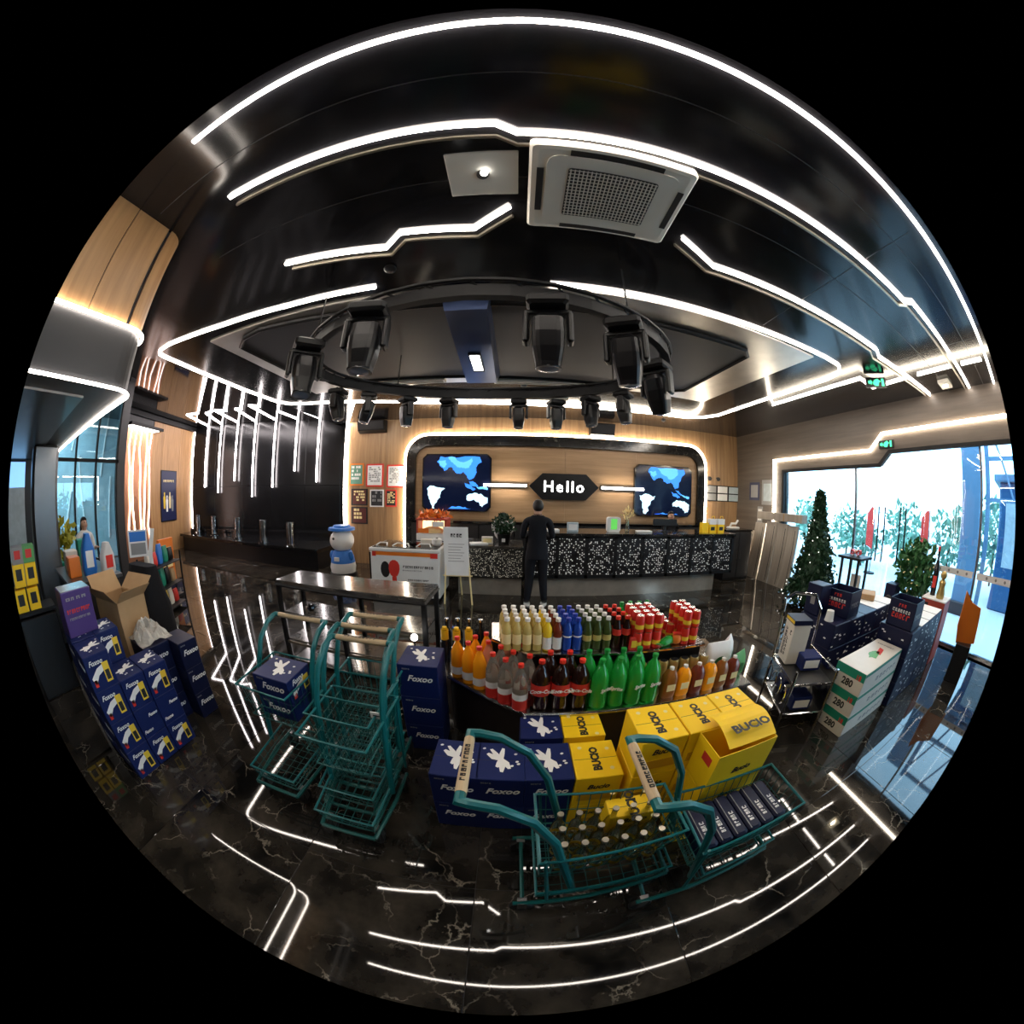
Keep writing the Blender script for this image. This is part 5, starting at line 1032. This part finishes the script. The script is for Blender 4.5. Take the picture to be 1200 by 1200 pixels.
for j in range(3): navy((-2.80, 1.06, j * SH), 'plain navy carton, %s of the column beside the crumpled plastic' % ('bottom', 'middle', 'top')[j], PI / 2, plain=True, dims=(.26, .34, SH - .0), m='card_navy_dark')
for j in range(3): navy((-2.62, 1.30, j * SH), 'plain navy carton, %s of the column at the right end of the left stack' % ('bottom', 'middle', 'top')[j], PI / 2, plain=True, dims=(.20, .30, SH), m='card_navy_dark')
pw = thing('plastic_wrap', 'crumpled clear plastic film heaped on the plain navy cartons', 'plastic film', (-2.84, 1.10, .69)); r_ = random.Random(2); pm = MB(); n = 12
for i in range(n + 1):
    for j in range(n + 1):
        u, w_ = i / n - .5, j / n - .5; pm.v.append((u * .34, w_ * .34, .003 + max(0, .13 * (1 - (u * u + w_ * w_) * 3.2)) * (.6 + .8 * r_.random())))
pm.f = [(i * (n + 1) + j, i * (n + 1) + j + 1, (i + 1) * (n + 1) + j + 1, (i + 1) * (n + 1) + j) for i in range(n) for j in range(n)]; pm.m = [0] * len(pm.f); pm.obj('film', 'wrap_clear', pw)
pb = thing('purple_case', 'purple printed case standing on the left rear navy cartons', 'case', (-2.88, .46, .92), .05); MB().cbox(-.12, .12, -.14, .14, 0, .30, .005).obj('body', 'card_purple', pb); MB().box(-.11, .11, -.13, .13, .30, .304).obj('silver_lid', 'silver_foil', pb)
marks(pb, .22, .028, 'print_red', (.1202, 0, .17), SIDE_R, 4, 10); marks(pb, .2, .016, 'print_grey', (.1202, 0, .12), SIDE_R, 5, 12); marks(pb, .2, .02, 'print_grey', (.1202, 0, .25), SIDE_R, 6, 4)
kb = thing('open_kraft_box', 'open brown cardboard box with folded-out flaps behind the navy cartons', 'cardboard box', (-3.25, 1.02, 0), .25)
w, d, h = .42, .36, .98
MB().box(-w / 2, w / 2, -d / 2, -d / 2 + .006, 0, h).box(-w / 2, w / 2, d / 2 - .006, d / 2, 0, h).box(-w / 2, -w / 2 + .006, -d / 2, d / 2, 0, h).box(w / 2 - .006, w / 2, -d / 2, d / 2, 0, h).obj('sides', 'card_kraft', kb)
for a, b in ((((w / 2, -d / 2, h), (w / 2, d / 2, h)), (.12, 0, .10)), (((-w / 2, d / 2, h), (w / 2, d / 2, h)), (0, .13, .12)), (((-w / 2, -d / 2, h), (-w / 2, d / 2, h)), (-.13, 0, .16)), (((-w / 2, -d / 2, h), (w / 2, -d / 2, h)), (0, -.12, .12))):
    p, q = a; MB().loft([[p, q, tuple(i + j for i, j in zip(q, (0, 0, .005))), tuple(i + j for i, j in zip(p, (0, 0, .005)))], [tuple(i + j for i, j in zip(x_, b)) for x_ in (p, q)] + [tuple(i + j + k_ for i, j, k_ in zip(x_, b, (0, 0, .005))) for x_ in (q, p)]]).obj('flap', 'card_kraft', kb)
# counter with goods behind the stack
gc = thing('goods_counter', 'long grey sales counter behind the cardboard box at the left', 'counter', (-4.5, 1.0, 0)); MB().cbox(-.62, .5, -.35, .3, 0, .98, .01).obj('body', 'dark_grey', gc); MB().cbox(-.66, .54, -.39, .34, .98, 1.02, .006).obj('top', 'grey_metal', gc)
def bagthing(name, label, loc, dims, m, rz=0, pm_=None):
    a, b, c = dims; t = thing(name, label, 'bag', loc, rz)
    MB().loft([[(x * f, y * f2, z) for x, y in round_rect(-a / 2, a / 2, -b / 2, b / 2, min(a, b) * .3, 3)] for f, f2, z in ((.85, .85, 0), (1, 1, c * .15), (1, .9, c * .6), (.95, .3, c))]).obj('body', m, t, True)
    if pm_: MB().box(a / 2 * .98, a / 2 + .004, -b * .25, b * .25, c * .2, c * .6).obj('print', pm_, t)
    return t
bagthing('blue_bag', 'tall blue shiny bag standing on the grey counter', (-4.25, .98, 1.02), (.16, .2, .42), 'blue_bright', 0, 'print_white')
flat_item('white_carton', 'small white carton on the grey counter beside the blue bag', 'carton', (-4.75, .82, 1.02), (.22, .18, .22), 'card_white'); flat_item('orange_carton', 'orange carton on the grey counter in front of the white carton', 'carton', (-4.35, .78, 1.02), (.2, .16, .2), 'orange_plastic')
flat_item('green_bin', 'dark green box at the far end of the grey counter', 'box', (-4.98, 1.08, 1.02), (.2, .2, .3), 'card_green'); bagthing('pink_bag', 'white and pink paper bag on the grey counter end', (-4.1, 1.2, 1.02), (.12, .2, .32), 'fabric_white', .2, 'print_red')
bagthing('black_bag', 'large black bag slumped behind the cardboard box', (-3.75, 1.55, 0), (.5, .55, 1.1), 'fabric_black', .2)
yp = thing('leafy_pot', 'yellow-green leafy plant at the foot of the window', 'plant', (-6.4, .98, 0)); MB().lathe([(.16, 0), (.2, .9), (.18, .9), (.02, .85)], 12).obj('pot', 'card_green', yp); stuffpart(foliage(160, ell(.26, .26, .3, (0, 0, 1.2), 0), .16, 6, .8).obj('leaves', mat('leaf_yellow', (.35, .33, .03), .5), yp))
human('person', 'person with long dark hair in a white top sitting by the left window', (-6.75, 1.52, -.02), -PI / 2 + .3, 1.50, 'sit', 'fabric_white', 'fabric_black', True)
stl = thing('bar_stool', 'black stool under the seated person by the left window', 'stool', (-6.75, 1.52, 0)); MB().lathe([(.17, .60), (.18, .66), (.15, .69)], 16).obj('seat', 'black_plastic', stl)
for a in range(4): MB().tube([(.1 * math.cos(a * PI / 2), .1 * math.sin(a * PI / 2), .6), (.2 * math.cos(a * PI / 2), .2 * math.sin(a * PI / 2), 0)], .014, 6).obj('leg', 'black_metal', stl)
ft = [o_ for o_ in stl.children]
# white post stand
ws = thing('floor_stand', 'white post stand with a small placard near the left boxes', 'stand', (-4.45, 2.02, 0), PI / 2 - .4)
MB().cbox(-.20, .20, -.22, .16, 0, .10, .02).obj('base', 'white_plastic', ws); MB().cbox(-.16, .16, -.16, .14, .10, .26, .04).obj('foot_housing', 'white_plastic', ws); wl_ = MB().lathe([(.10, -.03), (.11, 0), (.10, .03)], 18).obj('disc', 'black_plastic', ws); wl_.matrix_local = Matrix.Translation((.05, -.20, .2)) @ Matrix.Rotation(PI / 2, 4, 'X'); w2_ = MB().lathe([(.06, -.035), (.06, .035)], 16).obj('disc_face', 'white_plastic', ws); w2_.matrix_local = wl_.matrix_local.copy()
MB().tube([(0, 0, .26), (0, .02, .7), (-.02, .04, 1.05), (.04, .06, 1.38)], 0, prof=[(-.04, -.03), (.04, -.03), (.04, .03), (-.04, .03)]).obj('post', 'white_plastic', ws)
pq = MB().box(-.34, -.05, .0, .02, 1.05, 1.38).obj('placard', 'white_paper', ws); MB().box(-.32, -.07, -.003, .0, 1.24, 1.36).obj('blue_header', 'blue_bright', pq); MB().box(-.31, -.08, -.003, .0, 1.08, 1.22).obj('grey_panel', 'print_grey', pq)
# goods farther left
og = thing('orange_stand', 'orange display panel stand left of the dark bench', 'display stand', (-5.9, 3.0, 0), -1.2); MB().cbox(-.22, .22, -.03, .03, .25, 1.05, .006).obj('panel', 'orange_plastic', og); MB().cbox(-.25, .25, -.16, .16, 0, .06, .006).obj('foot', 'black_metal', og); MB().box(-.15, .15, .03, .034, .55, .9).obj('print', 'print_pale', og)
for s in (-1, 1): MB().box(s * .2 - .015, s * .2 + .015, -.015, .015, .05, .3).obj('post', 'black_metal', og)
rk = thing('snack_rack', 'low dark snack rack with mixed goods beside the white post stand', 'rack', (-5.3, 2.55, 0), -1.1); 
for z in (.08, .42, .76): MB().cbox(-.45, .45, -.18, .18, z - .02, z, .004).obj('shelf', 'black_metal', rk)
for x in (-.44, .44):
    for y in (-.17, .17): MB().box(x - .012, x + .012, y - .012, y + .012, 0, .9).obj('post', 'black_metal', rk)
cl_ = ['print_red', 'orange_plastic', 'card_green', 'card_white', 'card_kraft', 'blue_bright', 'print_yellow', 'black_plastic']; nm_ = ['red', 'orange', 'green', 'white', 'brown', 'blue', 'yellow', 'black']
Mr = Matrix.Translation((-5.3, 2.55, 0)) @ Matrix.Rotation(-1.1, 4, 'Z')
for z, sh in ((.08, 'bottom'), (.42, 'middle'), (.76, 'top')):
    for k in range(5):
        q = (k * 3 + int(z * 10)) % 8; p = Mr @ Vector((-.34 + k * .17, .0, z)); bagthing('snack_packet', '%s snack packet on the %s shelf of the dark snack rack' % (nm_[q], sh), tuple(p), (.13, .1, .2 + .05 * (k % 3)), cl_[q], -1.1)
# yellow cartons far left
yr = thing('carton_shelf', 'dark shelf frame carrying yellow cartons at the far left edge', 'shelf', (-4.35, .15, 0)); MB().cbox(-.15, .2, -.25, .25, .80, .84, .004).obj('shelf', 'black_metal', yr); MB().cbox(-.15, .2, -.25, .25, 0, .78, .01).obj('body', 'black_plastic', yr)
for k, (y, z, m_) in enumerate(((-.02, .84, 'card_yellow'), (.15, .84, 'card_yellow'), (.01, 1.06, 'card_yellow'), (.17, 1.06, 'card_yellow'), (.02, 1.26, 'print_grey'), (.17, 1.26, 'print_green'))):
    t = thing('snack_carton', ['yellow snack carton at the bottom left of the far-left pile', 'yellow snack carton at the bottom right of the far-left pile', 'yellow snack carton in the middle left of the far-left pile', 'yellow snack carton in the middle right of the far-left pile', 'grey printed carton on top of the far-left pile', 'green and orange carton on top of the far-left pile'][k], 'carton', (-4.30, y, z)); hh = .20 if z < 1.2 else .15
    MB().cbox(-.12, .12, -.075, .075, 0, hh, .004).obj('body', m_, t); MB().box(.12, .122, -.04, .04, hh * .3, hh * .8).obj('print', 'print_black' if m_ == 'card_yellow' else 'print_red', t)
# ------------------------------------------------------------------ right foreground: rack, cartons, wrapped stacks
for j in range(3):
    t = thing('striped_carton', 'white carton with green top edge, %s of the stack of three' % ('bottom', 'middle', 'top')[j], 'carton', (3.05, 1.185, j * .2), .015)
    MB().cbox(-.43, .43, -.17, .17, 0, .198, .005).obj('carton_body', 'card_white', t); MB().box(-.4315, -.43, -.168, .168, .12, .196).obj('green_edge', 'card_green', t); MB().box(-.43, .43, -.1712, -.17, .165, .196).obj('green_side_edge', 'card_green', t)
    text('280', .085, 'print_black', t, (-.432, 0, .065), SIDE_L, 0, .003); text('18', .06, 'print_red', t, (-.4325, -.1, .14), SIDE_L, 0, .002); marks(t, .5, .04, 'print_grey', (.1, -.1702, .08), FRONT, 18, 6)
    if j == 2:
        MB().prism(blob(12, .07, .4, 1.6, .8, 7), .198, .1995).obj('plant_drawing', 'print_green', t); MB().prism([(.05, -.06), (.2, -.03), (.22, .03), (.06, 0)], .198, .1995).obj('red_mark', 'print_red', t); marks(t, .22, .03, 'print_grey', (.32, .0, .198), (0, 0, -PI / 2), 3, 8)
def wrapped(loc, dims, label, topm=False):
    a, b, c = dims; t = thing('wrapped_carton', label, 'carton', loc); MB().cbox(-a / 2, a / 2, -b / 2, b / 2, 0, c, .006).obj('carton_body', 'card_navy_dark', t)
    m_ = MB(); r2 = random.Random(label)
    for k in range(7):
        x, z = r2.uniform(-a * .42, a * .42), r2.uniform(c * .12, c * .88); m_.box(x - .018, x + .018, -b / 2 - .001, -b / 2, z - .007, z + .006)
        y, z = r2.uniform(-b * .42, b * .42), r2.uniform(c * .12, c * .88); m_.box(-a / 2 - .001, -a / 2, y - .015, y + .015, z - .007, z + .006)
    stuffpart(m_.obj('small_logos', 'print_white', t))
    if topm: MB().box(-a / 2 + .01, a / 2 - .01, -b / 2 + .01, b / 2 - .01, c, c + .002).obj('white_sheet', 'white_paper', t)
pos = ('nearest', 'second', 'third', 'farthest'); lv = ('bottom', 'middle', 'top')
for k in range(4):
    for j in range(3): wrapped((3.68 + k * .335, 1.18, j * .25), (.33, .44, .249), 'navy wrapped carton, %s level, %s in the right wrapped stack' % (lv[j], pos[k]), j == 2 and k > 0)
pos5 = ('nearest', 'second', 'third', 'fourth', 'farthest')
for k in range(5):
    for j in range(3): wrapped((3.06 + k * .335, 1.89, j * .25), (.33, .50, .249), 'navy wrapped carton, %s level, %s in the wrapped stack nearer the tree' % (lv[j], pos5[k]), j == 2 and k > 2)
def crate(loc, rz, label, word):
    t = thing('open_crate', label, 'box', loc, rz); a, b, c = .15, .17, .26
    MB().box(-a, a, -b, -b + .006, 0, c).box(-a, a, b - .006, b, 0, c).box(-a, -a + .006, -b, b, 0, c).box(a - .006, a, -b, b, 0, c).box(-a, a, -b, b, 0, .006).obj('sides', 'card_navy_dark', t)
    marks(t, .24, .05, 'print_red', (-a - .0002, 0, .11), SIDE_L, 11, 5); marks(t, .24, .03, 'print_white', (-a - .0002, 0, .16), SIDE_L, 12, 7); marks(t, .1, .03, 'print_red', (-a - .0002, 0, .21), SIDE_L, 13, 3); marks(t, .2, .05, 'print_grey', (0, -b - .0002, .12), FRONT, 14, 5)
crate((3.68, 1.17, .751), 0, 'open dark box with red lettering on the right wrapped stack', 'GYM'); crate((3.30, 1.86, .751), .1, 'open dark box with red lettering on the stack nearer the tree', 'MAXX'); crate((3.38, 2.09, .751), .0, 'dark box behind the lettered box on the stack nearer the tree', 'FIZZ') if False else None
bk = thing('dark_case', 'plain dark case at the back left on the stack nearer the tree', 'case', (3.02, 2.03, .75)); MB().cbox(-.1, .1, -.1, .1, 0, .3, .006).obj('body', 'card_navy_dark', bk); MB().box(-.101, -.1, -.03, .03, .1, .2).obj('print', 'print_grey', bk)
flat_item('flat_box', 'flat grey box lying at the far end of the stack nearer the tree', 'box', (4.25, 1.98, .753), (.3, .2, .07), 'card_kraft', .4)
cyx = thing('paper_cup', 'white paper cup turned over on the stack nearer the tree', 'cup', (2.95, 1.78, .75)); MB().lathe([(.05, 0), (.04, .1), (.02, .105)], 12).obj('body', 'white_paper', cyx, True); MB().lathe([(.053, 0), (.053, .008)], 12).obj('rim', 'white_plastic', cyx)
# chrome rack
rc = thing('chrome_rack', 'low chrome display rack with scroll wire at the near end of the stacks', 'rack', (2.42, 1.60, 0), -.42)
for x, y, z in ((-.21, .28, 1.0), (.21, .28, .9), (-.21, -.28, .58), (.21, -.28, .58)): MB().tube([(x, y, 0), (x, y, z)], .014, 8).obj('post', 'chrome', rc, True)
MB().tube([(-.21, .28, 1.0), (-.12, .28, 1.05), (.12, .28, 1.03), (.21, .28, .9)], .014, 8).obj('top_rail', 'chrome', rc, True)
for z in (.18, .46): MB().tube([(-.21, -.28, z), (.21, -.28, z), (.21, .28, z), (-.21, .28, z)], .01, 6, closed=True).obj('shelf_frame', 'chrome', rc); MB().cbox(-.2, .2, -.27, .27, z - .006, z, .002).obj('shelf', 'grey_metal', rc)
MB().cbox(.195, .225, -.29, .29, 0, .56, .004).obj('side_panel', 'steel', rc)
for k in range(4):
    y = -.2 + k * .13; MB().tube([(-.23, y + .05 * math.cos(a), .33 + .08 * math.sin(a)) for a in [i * PI / 5 for i in range(9)]], .007, 5).obj('scroll_wire', 'chrome', rc)
Mc = Matrix.Translation((2.42, 1.60, 0)) @ Matrix.Rotation(-.42, 4, 'Z')
for k, (lx, ly, z) in enumerate(((-.02, -.15, .19), (-.02, .12, .19), (.05, .02, .47))):
    p = Mc @ Vector((lx, ly, z)); t = flat_item('blue_pack', ['glossy blue pack on the lower rack shelf near the front', 'glossy blue pack on the lower rack shelf at the back', 'glossy blue pack on the upper rack shelf'][k], 'pack', tuple(p), (.2, .18, .12), 'card_navy', -.42, 'print_white')
p = Mc @ Vector((-.08, .16, .47)); tw = thing('tall_white_carton', 'tall white carton with dark lettering tilted on the chrome rack', 'carton', tuple(p), -.42)
MB().cbox(-.09, .09, -.10, .10, 0, .36, .005).obj('carton_body', 'card_white', tw); MB().box(-.095, .095, -.105, .105, .36, .40).obj('printed_lid', 'card_navy_dark', tw); MB().box(-.0955, -.095, -.09, .09, .367, .393).obj('gold_print', 'print_yellow', tw)
marks(tw, .26, .035, 'print_black', (-.0902, .04, .18), (0, -PI / 2, 0), 15, 8); marks(tw, .18, .03, 'print_black', (-.0902, -.01, .15), (0, -PI / 2, 0), 16, 5); marks(tw, .04, .04, 'print_black', (-.0902, -.06, .28), SIDE_L, 17, 1)
# entrance items on the right: speaker, plant, red plinths, orange stand
spk_ = thing('floor_speaker', 'dark blue upright box speaker by the right entrance', 'speaker', (5.25, 2.0, 0)); MB().cbox(-.12, .12, -.1, .1, 0, .82, .01).obj('cabinet', 'card_navy_dark', spk_); c_ = MB().lathe([(.07, 0), (.05, .012), (.01, .012)], 14).obj('cone', 'dark_grey', spk_); c_.matrix_local = Matrix.Translation((-.121, 0, .6)) @ Matrix.Rotation(-PI / 2, 4, 'Y')
pR = thing('entrance_plant', 'leafy green shrub with pale tips in front of the glass entrance', 'plant', (5.55, 1.72, 0)); MB().lathe([(.14, 0), (.2, .5), (.18, .5), (.02, .46)], 12).obj('pot', 'black_plastic', pR, True); stuffpart(foliage(700, ell(.34, .34, .45, (0, 0, .98), .2), .13, 12, .4).obj('leaves', 'leaf_green', pR)); stuffpart(foliage(70, ell(.36, .36, .46, (0, 0, 1.0), .7), .06, 13, .4).obj('pale_tips', 'print_pale', pR)); MB().tube([(0, 0, .45), (0, 0, 1.0)], .02, 6).obj('stem', 'bark', pR)
r1 = thing('red_plinth', 'low brick-red display box in front of the shrub', 'display box', (5.0, 1.62, 0)); MB().cbox(-.2, .2, -.2, .2, 0, .50, .006).obj('body', 'red_card', r1); MB().box(-.205, .205, -.205, .205, .50, .515).obj('top', 'white_paper', r1); MB().box(-.2015, -.2, -.1, .1, .2, .4).obj('print', 'print_pale', r1)
r2 = thing('red_plinth', 'taller brick-red display box with a round emblem by the entrance', 'display box', (5.25, 1.18, 0)); MB().cbox(-.2, .2, -.2, .2, 0, .78, .006).obj('body', 'red_card', r2); MB().box(-.205, .205, -.205, .205, .78, .795).obj('top', 'white_paper', r2); em = MB().lathe([(.1, 0), (.1, .002)], 16).obj('emblem', 'poster_navy', r2); em.matrix_local = Matrix.Translation((-.2, -.02, .58)) @ Matrix.Rotation(-PI / 2, 4, 'Y'); MB().box(-.2015, -.2, .08, .19, .5, .74).obj('dark_panel', 'print_black', r2)
fg_ = thing('figurine', 'gold-green figurine standing on the taller red display box', 'figurine', (5.2, 1.12, .795)); MB().lathe([(.06, 0), (.07, .06), (.05, .14), (.06, .2), (.03, .24)], 10).obj('body', 'can_gold', fg_, True); MB().sphere((0, 0, .29), .055, nu=10, nv=7).obj('head', 'can_gold', fg_, True)
bt = thing('gift_bottle', 'tall dark gift bottle with a red tag on the taller red box', 'bottle', (5.3, 1.28, .795)); MB().lathe([(.045, 0), (.05, .3), (.03, .42), (.018, .46), (.018, .58)], 12).obj('body', 'bottle_black', bt, True); MB().box(-.052, -.046, -.03, .03, .1, .25).obj('tag', 'print_red', bt); MB().lathe([(.022, .56), (.022, .62)], 8).obj('cap', 'cap_red', bt)
os_ = thing('folded_sign', 'orange-brown folded floor sign leaning by the right entrance edge', 'floor sign', (5.0, .50, 0), .1); MB().prism([(-.16, .45), (.14, .42), (.19, .62), (.17, 1.02), (.05, .9), (-.12, .85)], -.015, .015).obj('panel', 'orange_plastic', os_).rotation_euler = (PI / 2, 0, PI / 2 + .3); MB().cbox(-.14, .14, -.12, .12, 0, .44, .006).obj('base_box', 'black_plastic', os_)
# ------------------------------------------------------------------ outdoors
struct(MB().box(XR + .2, 45, -20, 30, -.14, -.02).box(-30, -7.56, -20, 2.4, -.14, -.02).obj('ground', 'pavement'))
oc = thing('outside_column', 'square blue-grey column outside the glass entrance', 'column', (8.6, 1.25, -.02)); MB().cbox(-.25, .25, -.25, .25, 0, 3.6, .02).obj('shaft', mat('column_blue', (.12, .22, .34), .5), oc); MB().cbox(-.3, .3, -.3, .3, 0, .25, .02).obj('base', 'dark_grey', oc); MB().cbox(-.16, .16, -.27, -.25, .9, 1.5, .01).obj('box', 'black_plastic', oc)
lt = thing('outside_frame', 'blue steel lattice canopy frame outside at the right edge', 'frame', (9.2, -.6, -.02))
for y in (-1.6, 0, 1.5): MB().box(-.06, .06, y - .06, y + .06, 0, 4.2).obj('post', 'column_blue', lt)
for z in (2.2, 3.0, 4.1): MB().box(-.04, .04, -1.6, 1.5, z - .04, z + .04).obj('rail', 'column_blue', lt)
for y in (-1.6, -.8, 0, .75): MB().tube([(0, y, 2.2), (0, y + .8, 4.1)], .03, 5).obj('diagonal', 'column_blue', lt)
spots_ = [(11.5, 8.6, 1.7, .7), (12, 7.0, 1.9, .8), (11.2, 5.8, 1.3, .7), (12.5, 4.6, 2.1, .9), (11.0, 3.7, 1.2, .6), (12.2, 2.6, 2.0, .8), (11.5, 1.6, 2.4, .8), (13.2, .9, 2.4, .7), (13.0, 9.8, 2.2, .9)]
for k, (x, y, hh, rr_) in enumerate(spots_):
    t = thing('outdoor_shrub', ['low round shrub outside behind the decorated tree', 'broad shrub outside left of the glass door mullion', 'small shrub outside left of the door handles', 'tall shrub outside behind the door handles', 'smallest shrub outside between the door handles', 'wide shrub outside behind the entrance plant', 'tallest shrub outside left of the blue column', 'shrub outside right behind the blue column', 'far tall shrub outside beyond the leaning boards'][k], 'shrub', (x, y, -.02))
    stuffpart(foliage(260, ell(rr_, rr_, hh * .42, (0, 0, hh * .58), .3), .26, 40 + k, .3).obj('foliage', 'leaf_out', t)); MB().tube([(0, 0, 0), (.02, 0, hh * .6)], .04, 6).obj('stem', 'bark', t)
for k, (x, y) in enumerate(((10.2, 4.9), (10.6, 3.0))):
    t = thing('red_banner', ['red feather banner outside left of the door handles', 'red feather banner outside right of the door handles'][k], 'banner', (x, y, -.02)); MB().tube([(0, 0, 0), (0, 0, 1.9)], .015, 6).obj('pole', 'grey_metal', t); MB().prism([(.02, .7), (.28, .8), (.3, 1.7), (.12, 1.9), (.02, 1.9)], -.006, .006).obj('flag', 'print_red', t).rotation_euler = (PI / 2, 0, PI / 2); MB().lathe([(.2, 0), (.2, .04)], 10).obj('foot', 'black_metal', t)
lf = thing('added_facade', 'added pale facade that darkens the left window, its white streaks built as bars', 'building', (-12.0, 0, -.02)); MB().box(-.2, 0, -4, 5, 0, 6.0).obj('wall', mat('facade_cyan', (.42, .55, .58), .6, 0, .4, .25, 3), lf)  # added wall tones down the bright sky behind the left window
for k, (a, b) in enumerate((((1.9, .4), (2.3, 2.2)), ((2.8, .8), (2.5, 3.0)), ((3.4, 2.4), (3.6, 5.0)), ((2.2, 3.1), (2.6, 5.2)), ((3.7, .6), (3.8, 2.4)))): MB().tube([(.02, a[0], a[1]), (.02, b[0], b[1])], .03, 5).obj('streak_bar', 'white_plastic', lf)
nb = thing('outside_kiosk', 'dark blue glazed kiosk outside beyond the right end of the entrance', 'building', (10.4, -.4, -.02))
MB().cbox(-.6, 1.2, -1.6, 1.0, 0, 2.6, .03).obj('walls', mat('kiosk_blue', (.03, .10, .22), .25), nb); MB().cbox(-.75, 1.35, -1.75, 1.15, 2.6, 2.75, .02).obj('roof', 'column_blue', nb)
for k in range(3): MB().box(-.615, -.6, -1.45 + k * .8, -.8 + k * .8, .9, 2.2).obj('window', 'frosted', nb)
